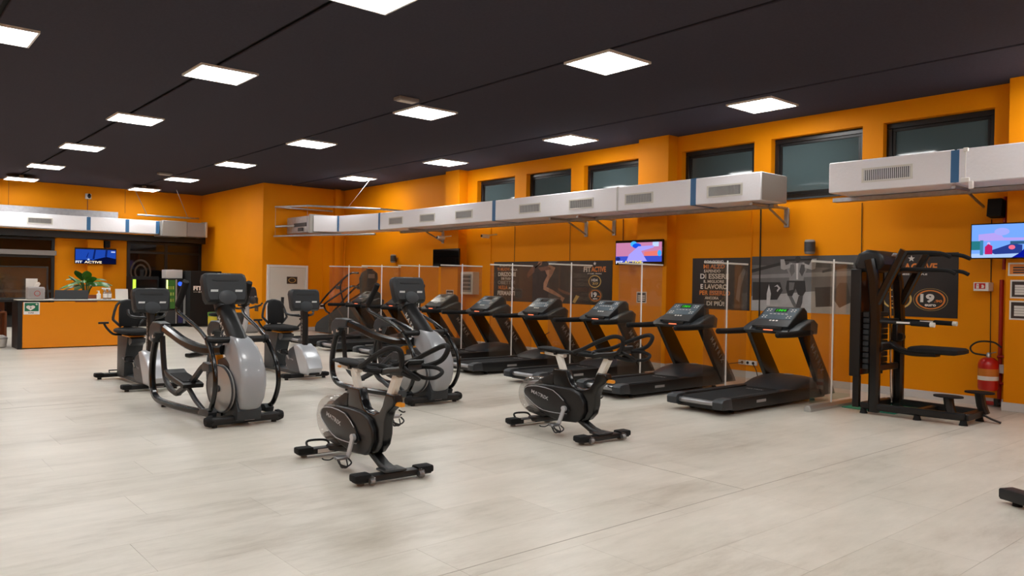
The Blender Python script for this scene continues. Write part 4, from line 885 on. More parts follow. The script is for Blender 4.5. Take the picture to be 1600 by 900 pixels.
# ================================================================ shared console back (facing -Y)
def console_back(t, cy, cz, w_, h_, tilt, lettering=True):
    R = Matrix.Rotation(tilt, 3, 'X'); c = V3((0, cy, cz))
    prof = [(-w_/2+0.035, -h_/2), (w_/2-0.035, -h_/2), (w_/2-0.012, -h_/2+0.05), (w_/2, h_/2-0.07), (w_/2-0.015, h_/2-0.02), (w_/2-0.05, h_/2), (-w_/2+0.05, h_/2), (-w_/2+0.015, h_/2-0.02), (-w_/2, h_/2-0.07), (-w_/2+0.012, -h_/2+0.05)]
    def pt(u, v, d): return c+R@V3((u, d, v))
    rings = [[pt(u*0.86, v*0.82, -0.085) for u, v in prof], [pt(u*0.97, v*0.96, -0.06) for u, v in prof], [pt(u, v, 0.0) for u, v in prof], [pt(u*0.97, v*0.97, 0.035) for u, v in prof]]
    con = MB().loft(rings).build('console', 'console', t, 30)
    ex, ey, n = R@V3((1, 0, 0)), R@V3((0, 0, 1)), R@V3((0, -1, 0)); fr = (pt(0, 0, -0.0855), ex, ey, n)
    MB().poly(fr, [(-w_*0.27, h_*0.2), (w_*0.27, h_*0.2), (w_*0.3, h_*0.235), (w_*0.27, h_*0.27), (-w_*0.27, h_*0.27), (-w_*0.3, h_*0.235)], 0, 0.006).build('back_ridge', 'black', con)
    for u in (-w_*0.27, w_*0.27): MB().poly(fr, [(u-w_*0.085, -h_*0.16), (u+w_*0.075, -h_*0.16), (u+w_*0.085, -h_*0.09), (u-w_*0.075, -h_*0.09)], 0, 0.003).build('label_sticker', 'alu', con)
    m = MB(); m.lathe([(0.105*w_/0.5, -0.035), (0.10*w_/0.5, -0.06), (0.075, -0.068)], (0, 0, 0), 'y', 20)
    for v in m.bm.verts: v.co = pt(v.co.x, v.co.z*0.8-h_*0.34, v.co.y-0.035)
    m.build('neck_dome', 'dark', con)
    if lettering:
        ft = (pt(0, h_*0.44, -0.066), ex, (ey+n*-0.55).normalized(), (n+ey*0.55).normalized())
        text('lettering', 'MATRIX', ft, 0, 0, w_*0.3, 0.025, 'grey', con, 0.02, 0.006)
    m = MB(); m.poly((pt(0, 0, 0.036), -ex, ey, -n), rect(-w_*0.36, -h_*0.3, w_*0.36, h_*0.36), 0, 0.002); m.build('screen', 'lcd', con)
    return con

# ================================================================ ellipticals (facing -Y, origin under the front foot)
def shw(z):
    pts = ((0.15, 0.66), (0.28, 0.88), (0.5, 1.0), (0.72, 0.94), (0.86, 0.80), (0.98, 0.62))
    for (a, p), (b, q) in zip(pts, pts[1:]):
        if z <= b: return p+(q-p)*max(0, (z-a)/(b-a))
    return 0.62
def make_elliptical(label):
    t = thing('elliptical_trainer', label, 'elliptical trainer', group='silver elliptical trainers')
    f = MB().box((0, 0, 0.072), (0.80, 0.12, 0.085), 0.03, seg=3).build('front_foot', 'black', t)
    for s in (-1, 1): MB().tube([(s*0.355, 0, 0.072), (s*0.38, 0, 0.072), (s*0.43, 0, 0.07)], [0.062, 0.064, 0.045], 12, straight=True).build('foot_cap', 'blackmatte', f); 
    for s in (-1, 1): MB().lathe([(0.03, 0), (0.03, 0.035)], (s*0.33, 0, 0), 'z', 10).build('levelling_foot', 'black', f)
    MB().poly(fr_negy(0.03, -0.0605, 0.075), rect(-0.055, -0.018, 0.055, 0.018), 0, 0.001).build('label_sticker', 'paper', f)
    # fairing shell
    prof = [(0.24, 0.975), (0.08, 0.935), (-0.06, 0.85), (-0.165, 0.73), (-0.245, 0.58), (-0.255, 0.44), (-0.23, 0.31), (-0.175, 0.205), (-0.10, 0.165), (0.10, 0.165), (0.16, 0.3), (0.06, 0.5), (0.10, 0.66), (0.28, 0.76), (0.42, 0.82), (0.38, 0.93)]
    rings = []
    for x, k in ((-0.148, 0.90), (-0.138, 0.955), (-0.10, 0.985), (-0.05, 0.998), (0, 1.0), (0.05, 0.998), (0.10, 0.985), (0.138, 0.955), (0.148, 0.90)):
        c = (0.10, 0.52); rings.append([(x*shw(z), c[0]+(y-c[0])*k, c[1]+(z-c[1])*(0.5+k/2)) for y, z in prof])
    MB().loft(rings).build('front_shroud', 'silver', t, 50)
    # base housing and side discs
    MB().prism([(-0.14, 0.17), (-0.12, 0.07), (0.0, 0.055), (0.55, 0.06), (0.74, 0.2), (0.72, 0.5), (0.55, 0.66), (0.3, 0.72), (0.1, 0.66), (0.0, 0.5), (-0.06, 0.3)], 'x', -0.135, 0.135, 0.02).build('drive_housing', 'dark', t)
    for s in (-1, 1):
        d = MB().lathe([(0.34, s*0.135), (0.40, s*0.15), (0.40, s*0.165), (0.37, s*0.178), (0.05, s*0.182)], (0, 0.30, 0.375), 'x', 40, 0.665).build('side_disc', 'disc', t)
        MB().lathe([(0.375, s*0.178), (0.385, s*0.184), (0.40, s*0.168)], (0, 0.30, 0.375), 'x', 40, 0.665).build('disc_rim', 'dark', d)
        MB().lathe([(0.05, s*0.18), (0.05, s*0.20)], (0, 0.30, 0.375), 'x', 14, 0.75).build('disc_hub', 'dark2', d)
        MB().prism([(0.46, 0.60), (0.60, 0.56), (0.72, 0.60), (0.62, 0.70), (0.5, 0.74)], 'x', s*0.06, s*0.14, 0.015).build('accent_panel', 'lever', t)
    # mast
    m = MB(); m.tube([(0, 0.12, 0.82), (0, 0.30, 0.97), (0, 0.50, 1.12), (0, 0.66, 1.27), (0, 0.69, 1.33)], 1.0, sec=[(0.098*math.cos(a), 0.115*math.sin(a)) for a in [2*PI*i/14 for i in range(14)]], up=(0, -1, 1)); ms = m.build('mast', 'black', t)
    ex = V3((0, 0.62, 0.68)).normalized()*-1; n = V3((-1, 0, 0)); ey = n.cross(ex)
    text('lettering', 'M A T R I X', (V3((-0.099, 0.42, 1.01)), ex, ey, n), 0.0, 0.0, 0.40, 0.06, 'offwhite', ms, 0.02, 0.001)
    console_back(t, 0.68, 1.47, 0.52, 0.36, -0.30)
    MB().tube([(0, 0.62, 1.24), (0, 0.66, 1.3), (0, 0.68, 1.36)], 0.115, 14, straight=True).build('mast_collar', 'dark', t)
    # pivot axle
    px = MB(); px.rod((-0.34, 0.24, 0.915), (0.34, 0.24, 0.915), 0.038, 14)
    for s in (-1, 1): px.rod((s*0.30, 0.24, 0.915), (s*0.345, 0.24, 0.915), 0.05, 14)
    px.build('pivot_axle', 'black', t)
    for s in (-1, 1):
        # side frame
        fm = MB(); fm.flat([(s*0.14, 0.30, 0.80), (s*0.25, 0.55, 0.785), (s*0.33, 0.95, 0.84), (s*0.355, 1.35, 0.925), (s*0.36, 1.68, 0.985)], 0.10, 0.105); fm.build('upper_rail', 'blackgloss', t)
        MB().prism([(1.60, 1.03), (1.62, 0.92), (1.85, 0.90), (1.93, 0.78), (2.05, 0.79), (2.09, 0.90), (2.05, 0.985), (1.95, 1.04), (1.78, 1.05)], 'x', s*0.36-0.062, s*0.36+0.062, 0.025, 3).build('shoulder', 'dark', t)
        for y, z in ((1.99, 0.83), (1.86, 0.86)): MB().lathe([(0.022, -0.012), (0.022, 0.012)], (s*0.36-0.066, y, z), 'x', 10).build('bolt', 'chrome', t)
        fm = MB(); fm.flat([(s*0.36, 1.99, 0.82), (s*0.36, 2.10, 0.58), (s*0.36, 2.13, 0.33), (s*0.36, 2.06, 0.155), (s*0.36, 1.88, 0.075), (s*0.345, 1.55, 0.062), (s*0.30, 1.1, 0.062), (s*0.22, 0.65, 0.068), (s*0.12, 0.30, 0.08)], 0.07, 0.075, up=(1, 0, 0)); fm.build('lower_rail', 'blackgloss', t)
        # swinging link
        fm = MB(); fm.flat([(s*0.31, 1.90, 0.86), (s*0.30, 1.88, 0.6), (s*0.29, 1.83, 0.36), (s*0.28, 1.68, 0.235), (s*0.27, 1.48, 0.19), (s*0.26, 1.38, 0.2)], 0.06, 0.06, up=(1, 0, 0)); fm.build('swing_link', 'black', t)
        k = 0 if s < 0 else 0.14
        fm = MB(); fm.flat([(s*0.20, 0.55, 0.60-k), (s*0.21, 0.72, 0.575-k), (s*0.23, 0.95, 0.42-k*0.5), (s*0.25, 1.15, 0.31), (s*0.26, 1.42, 0.2)], 0.055, 0.07); fm.prism([(0.46, 0.55-k), (0.48, 0.63-k), (0.66, 0.64-k), (0.74, 0.58-k), (0.66, 0.53-k)], 'x', s*0.2-0.035, s*0.2+0.035, 0.012); fm.build('crank_arm', 'dark', t)
        fm = MB(); fm.flat([(s*0.27, 1.35, 0.33), (s*0.27, 1.05, 0.31), (s*0.28, 0.75, 0.2), (s*0.29, 0.45, 0.125), (s*0.30, 0.32, 0.12)], 0.045, 0.055); fm.build('pedal_arm', 'dark', t)
        pd = MB().prism([(0.92, 0.315), (0.90, 0.36), (0.96, 0.375), (1.5, 0.435), (1.6, 0.47), (1.64, 0.455), (1.58, 0.385), (1.4, 0.355)], 'x', s*0.25-0.12, s*0.25+0.12, 0.014).build('pedal', 'black', t)
        MB().box((s*0.25, 1.22, 0.408), (0.19, 0.48, 0.012), 0.003, rot=Matrix.Rotation(0.11, 3, 'X')).build('tread_pad', 'blackmatte', pd)
        # moving handle
        hm = MB(); hm.tube([(s*0.335, 0.24, 0.915), (s*0.335, 0.12, 0.82), (s*0.345, -0.03, 0.64), (s*0.35, -0.06, 0.42), (s*0.345, 0.05, 0.22), (s*0.33, 0.18, 0.145)], 0.027, 10, 5); hm.build('lower_lever', 'blackgloss', t)
        hm = MB(); hm.tube([(s*0.335, 0.26, 0.93), (s*0.34, 0.52, 1.03), (s*0.36, 0.92, 1.14), (s*0.385, 1.07, 1.2), (s*0.39, 1.05, 1.3), (s*0.375, 0.90, 1.46), (s*0.37, 0.85, 1.54)], 0.023, 10, 5); hd = hm.build('moving_handle', 'blackgloss', t)
        MB().tube([(s*0.389, 1.06, 1.27), (s*0.378, 0.93, 1.43), (s*0.37, 0.85, 1.55)], 0.037, 10, 4).build('grip', 'blackmatte', hd)
        MB().prism([(0.10, 0.10), (0.08, 0.15), (0.14, 0.185), (0.34, 0.16), (0.42, 0.11), (0.38, 0.085)], 'x', s*0.32-0.05, s*0.32+0.05, 0.012).build('linkage_block', 'dark', t)
    for s in (-1, 1): MB().lathe([(0.03, 0), (0.03, 0.04)], (s*0.34, 1.7, 0), 'z', 10).build('rear_foot', 'black', t)
    return t
el = make_elliptical('silver elliptical trainer in the left foreground, nearest the reception desk')
el.location = (3.32, 8.33, 0)
dup(el, (5.86, 8.38, 0), 0, 'silver elliptical trainer behind the nearest spin bike')

# ================================================================ recumbent bikes (facing -Y)
def make_recumbent(label):
    t = thing('recumbent_bike', label, 'exercise bike', group='recumbent bikes')
    def foot(y, w_, nm):
        f = MB().box((0, y, 0.06), (w_*2, 0.12, 0.065), 0.022, seg=2).build(nm, 'black', t)
        for s in (-1, 1):
            MB().box((s*(w_-0.05), y, 0.066), (0.13, 0.13, 0.065), 0.022, seg=2).build('end_cap', 'blackmatte', f)
            MB().lathe([(0.03, 0), (0.03, 0.035)], (s*(w_-0.06), y, 0), 'z', 10).build('levelling_foot', 'black', f)
        return f
    f = foot(0.0, 0.38, 'front_foot'); foot(1.62, 0.36, 'rear_foot')
    MB().poly(fr_negy(0.05, -0.0605, 0.06), rect(-0.1, -0.016, 0.1, 0.016), 0, 0.001).build('label_sticker', 'paper', f)
    m = MB(); m.tube([(-0.16, 1.62, 0.09), (-0.16, 1.66, 0.125), (-0.02, 1.66, 0.125), (-0.02, 1.62, 0.09)], 0.011, 8, straight=True); m.build('lift_handle', 'black', t)
    MB().flat([(0, 0.0, 0.075), (0, 0.4, 0.085), (0, 1.0, 0.085), (0, 1.62, 0.07)], 0.13, 0.085, straight=True).build('base_beam', 'dark', t)
    # drive shroud
    side = [(-0.30, 0.10), (-0.34, 0.20), (-0.27, 0.34), (-0.10, 0.49), (0.06, 0.545), (0.22, 0.52), (0.38, 0.46), (0.50, 0.36), (0.52, 0.25), (0.46, 0.14), (0.36, 0.09)]
    MB().prism(side, 'x', -0.115, 0.115, 0.03, 3).build('drive_shroud', 'dark2', t)
    front = [(-0.30, 0.095), (-0.355, 0.2), (-0.285, 0.35), (-0.11, 0.50), (0.05, 0.56), (0.20, 0.53), (0.10, 0.36), (0.0, 0.2), (-0.06, 0.095)]
    fs = MB().prism(front, 'x', -0.13, 0.13, 0.03, 3).build('front_shell', 'silverlite', t)
    m = MB(); m.span((-0.09, -0.33, 0.085), (0.09, -0.2, 0.125), 0.008); m.build('shell_foot', 'black', fs)
    text('lettering', 'MATRIX', (V3((-0.1155, 0.28, 0.30)), V3((0, -1, -0.1)).normalized(), V3((0, -0.1, 1)).normalized(), V3((-1, 0, 0))), 0, 0, 0.16, 0.025, 'silverlite', t, 0.02, 0.001)
    for s in (-1, 1):
        dz, dy = (0.09, 0.08) if s < 0 else (-0.09, -0.08)
        MB().flat([(s*0.135, 0.32, 0.30), (s*0.145, 0.32+dy, 0.30+dz)], 0.035, 0.018, up=(1, 0, 0), straight=True).build('crank_arm', 'steel', t)
        p = MB().box((s*0.21, 0.32+dy, 0.30+dz+0.01), (0.11, 0.22, 0.03), 0.012, rot=Matrix.Rotation(0.2, 3, 'X')).build('pedal', 'black', t)
        MB().tube([(s*0.155, 0.32+dy-0.05, 0.31+dz), (s*0.165, 0.32+dy-0.05, 0.36+dz), (s*0.255, 0.32+dy-0.05, 0.36+dz), (s*0.265, 0.32+dy-0.05, 0.31+dz)], 0.012, 6).build('pedal_strap', 'black', p)
    ms = MB(); ms.flat([(0, 0.06, 0.48), (0, 0.06, 0.8), (0, 0.08, 1.1)], 0.10, 0.12, up=(0, 1, 0)); ms = ms.build('mast', 'black', t)
    text('lettering', 'M A T R I X', (V3((-0.051, 0.05, 0.78)), V3((0, 0, -1)), V3((0, -1, 0)), V3((-1, 0, 0))), 0.0, 0.0, 0.34, 0.045, 'grey', ms, 0.02, 0.001)
    console_back(t, 0.10, 1.26, 0.52, 0.35, -0.22)
    m = MB()
    for s in (-1, 1): m.tube([(s*0.06, 0.12, 1.02), (s*0.17, 0.16, 1.02), (s*0.24, 0.24, 1.05), (s*0.24, 0.3, 1.12)], 0.018, 8, 4)
    m.tube([(-0.17, 0.16, 1.02), (0, 0.1, 1.0), (0.17, 0.16, 1.02)], 0.018, 8, 4); m.build('front_handlebar', 'black', t)
    # seat column and seat
    MB().prism([(0.98, 0.10), (0.94, 0.35), (0.82, 0.60), (0.80, 0.70), (1.36, 0.70), (1.36, 0.10)], 'x', -0.12, 0.12, 0.02, 2).build('seat_column', 'dark', t)
    MB().prism([(0.66, 0.62), (0.64, 0.68), (0.84, 0.71), (0.86, 0.63), (0.78, 0.57)], 'x', -0.10, 0.10, 0.018).build('column_nose', 'dark2', t)
    MB().span((-0.12, 0.72, 0.70), (0.12, 1.2, 0.718), 0.004).build('seat_rail', 'lever', t)
    st = []
    for y, w_, z, h_ in ((0.56, 0.10, 0.765, 0.02), (0.60, 0.17, 0.77, 0.035), (0.75, 0.22, 0.775, 0.042), (1.0, 0.235, 0.775, 0.045), (1.16, 0.225, 0.78, 0.045), (1.22, 0.18, 0.785, 0.03)):
        st.append([(w_*abs(math.cos(a))**0.6*(1 if math.cos(a) > 0 else -1), y, z+h_*abs(math.sin(a))**0.7*(1 if math.sin(a) > 0 else -1)) for a in [2*PI*i/18 for i in range(18)]])
    MB().loft(st).build('seat', 'blackmatte', t, 60)
    br = []
    for z, w_, y in ((0.84, 0.13, 1.16), (0.90, 0.15, 1.16), (1.02, 0.15, 1.17), (1.12, 0.14, 1.20), (1.20, 0.115, 1.225), (1.225, 0.07, 1.235)):
        br.append([(w_*math.cos(a), y+0.03*math.sin(a), z) for a in [2*PI*i/14 for i in range(14)]])
    MB().loft(br).build('backrest', 'blackmatte', t, 60)
    m = MB()
    for s in (-1, 1): m.tube([(s*0.11, 1.18, 0.83), (s*0.20, 1.2, 0.92), (s*0.215, 1.22, 0.97), (s*0.16, 1.26, 1.15), (s*0.10, 1.27, 1.21)], 0.02, 8, 2)
    m.tube([(-0.1, 1.27, 1.205), (0, 1.275, 1.225), (0.1, 1.27, 1.205)], 0.022, 8, 4); m.flat([(0.16, 1.27, 1.14), (0.17, 1.28, 1.28)], 0.05, 0.03, up=(0, 1, 0), straight=True); m.flat([(0, 1.25, 0.74), (0, 1.24, 0.95)], 0.12, 0.05, up=(0, 1, 0), straight=True); m.build('back_frame', 'black', t)
    for s in (-1, 1):
        h_ = MB(); h_.tube([(s*0.15, 1.0, 0.725), (s*0.27, 0.98, 0.74), (s*0.36, 0.96, 0.83), (s*0.40, 0.95, 0.90)], 0.017, 8, 3); h_.flat([(s*0.47, 0.97, 0.905), (s*0.34, 0.93, 0.91)], 0.06, 0.03, straight=True); h_.build('side_handle', 'black', t)
    return t
rb = make_recumbent('recumbent bike beside the reception desk, behind the left elliptical')
rb.location = (3.28, 11.62, 0)
dup(rb, (5.62, 11.64, 0), 0, 'recumbent bike in front of the white door')

# ================================================================ upright bike half hidden behind the left elliptical
t = thing('upright_bike', 'upright exercise bike with silver mast, half hidden behind left elliptical', 'exercise bike', (6.08, 15.2, 0), math.radians(38))
for y, nm in ((0, 'front_foot'), (1.12, 'rear_foot')): MB().box((0, y, 0.05), (0.62, 0.11, 0.075), 0.022, seg=2).build(nm, 'black', t)
MB().flat([(0, 0.0, 0.08), (0, 0.5, 0.12), (0, 1.12, 0.08)], 0.1, 0.08, straight=True).build('base_beam', 'black', t)
MB().prism([(-0.1, 0.12), (-0.12, 0.3), (0.05, 0.46), (0.3, 0.5), (0.55, 0.42), (0.6, 0.25), (0.5, 0.12)], 'x', -0.11, 0.11, 0.03, 3).build('drive_shroud', 'dark', t)
MB().flat([(0, 0.12, 0.42), (0, 0.02, 0.8), (0, 0.02, 1.05)], 0.075, 0.09, up=(0, 1, 0)).build('mast', 'silverlite', t)
console_back(t, 0.0, 1.26, 0.48, 0.34, -0.2, False)
m = MB()
for s in (-1, 1): m.tube([(0, 0.04, 1.0), (s*0.2, 0.06, 1.0), (s*0.27, 0.2, 1.02), (s*0.25, 0.36, 1.05)], 0.02, 8, 4); m.tube([(s*0.2, 0.06, 1.0), (s*0.28, -0.1, 1.05), (s*0.24, -0.18, 1.1)], 0.02, 8, 4)
m.build('handlebar', 'black', t)
MB().flat([(0, 0.52, 0.4), (0, 0.64, 0.82)], 0.05, 0.06, up=(0, 1, 0), straight=True).build('seat_post', 'dark2', t)
MB().ell((0, 0.68, 0.86), (0.12, 0.17, 0.045)).build('saddle', 'blackmatte', t)
for s in (-1, 1): MB().box((s*0.2, 0.3+s*0.1, 0.25+s*0.08), (0.1, 0.18, 0.03), 0.01).build('pedal', 'black', t)

# ================================================================ stair climber in the far corner (facing -Y)
t = thing('stair_climber', 'dark stair climber with tall sloping handrails in the far corner', 'stair climber', (11.1, 19.0, 0))
MB().prism([(0.1, 0.03), (0.0, 0.25), (0.12, 0.85), (0.35, 1.02), (0.62, 1.0), (2.25, 0.46), (2.6, 0.30), (2.7, 0.18), (2.7, 0.03)], 'x', -0.34, -0.25, 0.02).build('side_panel', 'dark', t)
MB().prism([(0.1, 0.03), (0.0, 0.25), (0.12, 0.85), (0.35, 1.02), (0.62, 1.0), (2.25, 0.46), (2.6, 0.30), (2.7, 0.18), (2.7, 0.03)], 'x', 0.25, 0.34, 0.02).build('side_panel', 'dark', t)
for i in range(6):
    MB().span((-0.245, 0.75+i*0.26, 0.03 if i > 4 else 0.2), (0.245, 1.01+i*0.26, 0.95-i*0.125), 0.01).build('step', 'blackmatte', t)
MB().prism([(0.1, 0.05), (0.05, 0.3), (0.2, 0.9), (0.74, 0.95), (0.74, 0.05)], 'x', -0.24, 0.24, 0.02).build('drive_housing', 'black', t)
con = []
for z, w_, y0, y1 in ((1.0, 0.24, 0.1, 0.42), (1.25, 0.2, 0.1, 0.36), (1.45, 0.24, 0.06, 0.34), (1.65, 0.28, 0.0, 0.30), (1.8, 0.24, -0.02, 0.24), (1.88, 0.14, 0.02, 0.18)):
    con.append([(w_*abs(math.cos(a))**0.6*(1 if math.cos(a) > 0 else -1), (y0+y1)/2+(y1-y0)/2*math.sin(a), z) for a in [2*PI*i/16 for i in range(16)]])
c = MB().loft(con).build('console_tower', 'dark', t, 50)
MB().box((0, -0.0, 1.72), (0.2, 0.04, 0.12), 0.01).build('emblem', 'grey', c); MB().box((0, 0.1, 1.9), (0.16, 0.14, 0.04), 0.012).build('fan_cap', 'black', c)
for s in (-1, 1):
    MB().tube([(s*0.27, 0.25, 1.80), (s*0.33, 0.6, 1.78), (s*0.34, 1.2, 1.52), (s*0.34, 2.0, 1.12), (s*0.34, 2.5, 0.80), (s*0.34, 2.85, 0.62)], 0.028, 8, 4).build('upper_handrail', 'blackgloss', t)
    MB().tube([(s*0.24, 0.3, 1.4), (s*0.33, 0.55, 1.42), (s*0.34, 1.2, 1.2), (s*0.34, 2.0, 0.92), (s*0.34, 2.12, 0.82), (s*0.34, 2.0, 0.68), (s*0.34, 1.8, 0.62)], 0.028, 8, 4).build('lower_handrail', 'blackgloss', t)
    MB().tube([(s*0.34, 1.05, 1.58), (s*0.34, 1.15, 1.4), (s*0.33, 1.1, 1.22), (s*0.32, 0.95, 0.88)], 0.024, 8, 4).build('rail_support', 'blackgloss', t)
    MB().box((s*0.34, 1.25, 1.38), (0.1, 0.2, 0.1), 0.02).build('grip_pod', 'dark2', t)

# ================================================================ weight tower (dip and chin machine, seat towards -Y)
t = thing('weight_tower', 'black assisted dip and chin tower beside the fire extinguisher', 'gym machine', (10.34, 4.5, 0))
def tw(nm, mm, fn, par=None):
    m = MB(); fn(m); return m.build(nm, mm, par or t)
for s in (-1, 1):
    x = s*0.35
    tw('upright', 'blackgloss', lambda m: m.flat([(x, 0.02, 0.03), (x, 0.02, 1.2), (x, 0.05, 1.7), (x, 0.11, 1.98)], 0.10, 0.13, up=(0, 1, 0), straight=True))
    tw('base_rail', 'black', lambda m: m.flat([(x, 0.15, 0.10), (x, -0.25, 0.10), (x*0.85, -0.75, 0.10), (x*0.75, -1.02, 0.10)], 0.08, 0.09, straight=True))
    tw('chin_arm', 'blackgloss', lambda m: m.flat([(x, 0.0, 1.42), (x, -0.12, 1.68), (x, -0.32, 2.09)], 0.085, 0.10, up=(0, 1, 0), straight=True))
    tw('upper_handle', 'blackmatte', lambda m: m.tube([(x, -0.30, 2.06), (x*0.95, -0.5, 2.06), (x*0.9, -0.72, 2.045), (x*0.9, -0.84, 2.0)], 0.026, 8, 4))
    tw('inner_handle', 'blackmatte', lambda m: m.tube([(x*0.7, -0.22, 1.86), (x*0.62, -0.5, 1.855), (x*0.6, -0.76, 1.84), (x*0.6, -0.86, 1.80)], 0.024, 8, 4))
    d_ = tw('dip_bar', 'black', lambda m: m.rod((x, 0.06, 1.195), (x, -0.42, 1.185), 0.024))
    tw('dip_grip', 'blackmatte', lambda m: m.rod((x, -0.42, 1.185), (x, -0.64, 1.18), 0.032), d_)
    tw('dip_cap', 'offwhite', lambda m: m.rod((x, -0.64, 1.18), (x, -0.69, 1.179), 0.03), d_)
    tw('size_marking', 'printwhite', lambda m: m.box((x-0.024, -0.33, 1.19), (0.004, 0.16, 0.022)), d_)
    tw('guide_rod', 'chrome', lambda m: m.rod((x*0.72, 0.06, 0.1), (x*0.72, 0.12, 1.9), 0.016))
    for q in ((x, 0.15), (x*0.93, -0.5), (x*0.75, -1.0)): tw('foot_pad', 'blackmatte', lambda m: m.lathe([(0.05, 0.0), (0.04, 0.03), (0.035, 0.06)], (q[0], q[1], 0), 'z', 10))
tw('top_cover', 'black', lambda m: m.prism([(-0.06, 1.92), (-0.03, 2.03), (0.05, 2.09), (0.17, 2.11), (0.28, 2.06), (0.33, 1.92), (0.30, 1.82), (0.0, 1.84)], 'x', -0.33, 0.33, 0.05, 3))
tw('top_badge', 'silverlite', lambda m: m.box((0, -0.055, 2.05), (0.14, 0.02, 0.05), 0.01, rot=Matrix.Rotation(0.7, 3, 'X')))
tw('front_chin_beam', 'black', lambda m: m.flat([(-0.35, -0.2, 1.85), (0.35, -0.2, 1.85)], 0.06, 0.06, straight=True))
tw('weight_shroud', mat('smoked shroud', (44, 26, 16), 0.12, spec=0.6), lambda m: m.span((-0.31, 0.23, 0.48), (0.31, 0.35, 1.83), 0.01))
for q_ in range(1): tw('shroud_frame', 'black', lambda m: [m.span((-0.345, 0.22, 0.46), (-0.315, 0.36, 1.86), 0.008), m.span((0.315, 0.22, 0.46), (0.345, 0.36, 1.86), 0.008), m.span((-0.315, 0.24, 0.06), (-0.25, 0.32, 0.47)), m.span((0.25, 0.24, 0.06), (0.315, 0.32, 0.47))])
for i in range(10): tw('weight_plate', 'dark', lambda m: m.span((-0.28, 0.135, 0.56+i*0.075), (0.28, 0.215, 0.625+i*0.075), 0.006))
for i in range(10): tw('stack_label', 'printgold', lambda m: m.span((-0.04, 0.131, 0.575+i*0.075), (0.04, 0.1345, 0.605+i*0.075)))
tw('carriage', 'black', lambda m: [m.span((-0.3, -0.05, 0.82), (0.3, 0.03, 0.92), 0.012), m.flat([(0.0, -0.02, 0.9), (0, -0.16, 0.82), (0, -0.32, 0.79), (0, -0.6, 0.80)], 0.16, 0.06), m.lathe([(0.05, -0.04), (0.05, 0.04)], (0.2, -0.06, 0.98), 'x', 14), m.span((0.12, -0.05, 0.92), (0.28, 0.02, 1.15), 0.01)])
tw('knee_pad', 'blackmatte', lambda m: m.loft([[(u*(0.22-0.025*k), -0.60+w_*(0.29-0.03*k), 0.82+z) for u, w_ in ((-1, -0.8), (-0.85, -1), (0.85, -1), (1, -0.8), (1, 0.8), (0.85, 1), (-0.85, 1), (-1, 0.8))] for k, z in ((1.5, -0.01), (0, 0.01), (0, 0.05), (1, 0.07))]))
for a_, b_ in (((-0.35, 0.1, 0.06), (0.35, 0.2, 0.14)), ((-0.28, -1.06, 0.06), (0.28, -0.96, 0.14)), ((-0.34, -0.5, 0.07), (0.34, -0.42, 0.12))): tw('base_cross', 'black', lambda m: m.span(a_, b_, 0.01))
for a_, b_ in (((-0.32, 0.0, 0.55), (0.32, 0.05, 0.63)), ((-0.32, 0.0, 1.15), (0.32, 0.05, 1.22))): tw('cross_brace', 'black', lambda m: m.span(a_, b_, 0.01))
for s, y, z in ((-1, -0.82, 0.315), (1, -1.0, 0.345)):
    st = tw('step_plate', 'blackmatte', lambda m: m.loft([[(s*0.24+0.135*math.cos(a), y+0.165*math.sin(a), z+dz) for a in [2*PI*i/20 for i in range(20)]] for dz in (0, 0.018)]))
    tw('step_post', 'black', lambda m: m.flat([(s*0.24, y, z), (s*0.25, y-0.02, 0.2), (s*0.26, y-0.06, 0.09)], 0.10, 0.10, up=(0, 1, 0), straight=True), st)
tw('toe_lever', 'black', lambda m: m.flat([(0.2, -1.06, 0.09), (0.22, -1.14, 0.05), (0.24, -1.24, 0.015)], 0.06, 0.02, straight=True))
mt = MB().span((10.2, 4.35, 0.0015), (11.55, 5.05, 0.012), 0.004).build('floor_mat', 'teal'); tag(mt, 'thin teal rubber mat under the weight tower', 'mat')
t = thing('floor_bar', 'black steel machine foot entering at the right edge', 'machine foot', (6.69, 2.02, 0), math.radians(-114))
MB().box((0.75, 0, 0.075), (1.5, 0.13, 0.085), 0.012, seg=2).build('beam', 'black', t); MB().box((0.0, 0, 0.075), (0.03, 0.12, 0.075), 0.01).build('end_cap', 'blackmatte', t)
m = MB(); m.lathe([(0.035, 0), (0.03, 0.035)], (0.1, 0, 0), 'z', 10); m.lathe([(0.035, 0), (0.03, 0.035)], (1.4, 0, 0), 'z', 10); m.build('feet', 'blackmatte', t)
# ================================================================ reception
YD = 19.38
t = thing('reception_desk', 'orange fronted reception desk with white top and black edge', 'desk')
MB().span((2.86, YD, 0.02), (4.96, YD+0.03, 1.0), 0.003).build('front_panel', 'deskorange', t)
MB().span((2.77, YD-0.01, 0.0), (2.855, YD+0.75, 1.02), 0.004).build('side_panel', 'black', t)
MB().span((4.965, YD+0.0, 0.0), (5.0, YD+0.75, 1.02), 0.004).build('side_panel', 'black', t)
MB().span((2.77, YD-0.02, 1.022), (5.0, YD+0.78, 1.04), 0.003).build('top_edge', 'black', t)
MB().span((2.75, YD-0.02, 1.0405), (5.0, YD+0.78, 1.06), 0.004).build('worktop', 'offwhite', t)
MB().span((2.86, YD+0.06, 0.02), (4.96, YD+0.7, 0.06)).build('plinth', 'black', t)
fr = fr_negy(2.875, YD-0.001, 0.74)
sg = thing('defibrillator_sign', 'green defibrillator sign with white heart on the desk front', 'sign')
MB().poly(fr, rect(0, 0, 0.30, 0.265), 0, 0.003).build('board', 'white', sg)
g = MB().poly(fr, rect(0.02, 0.07, 0.28, 0.25), 0.003, 0.004).build('green_field', 'green', sg)
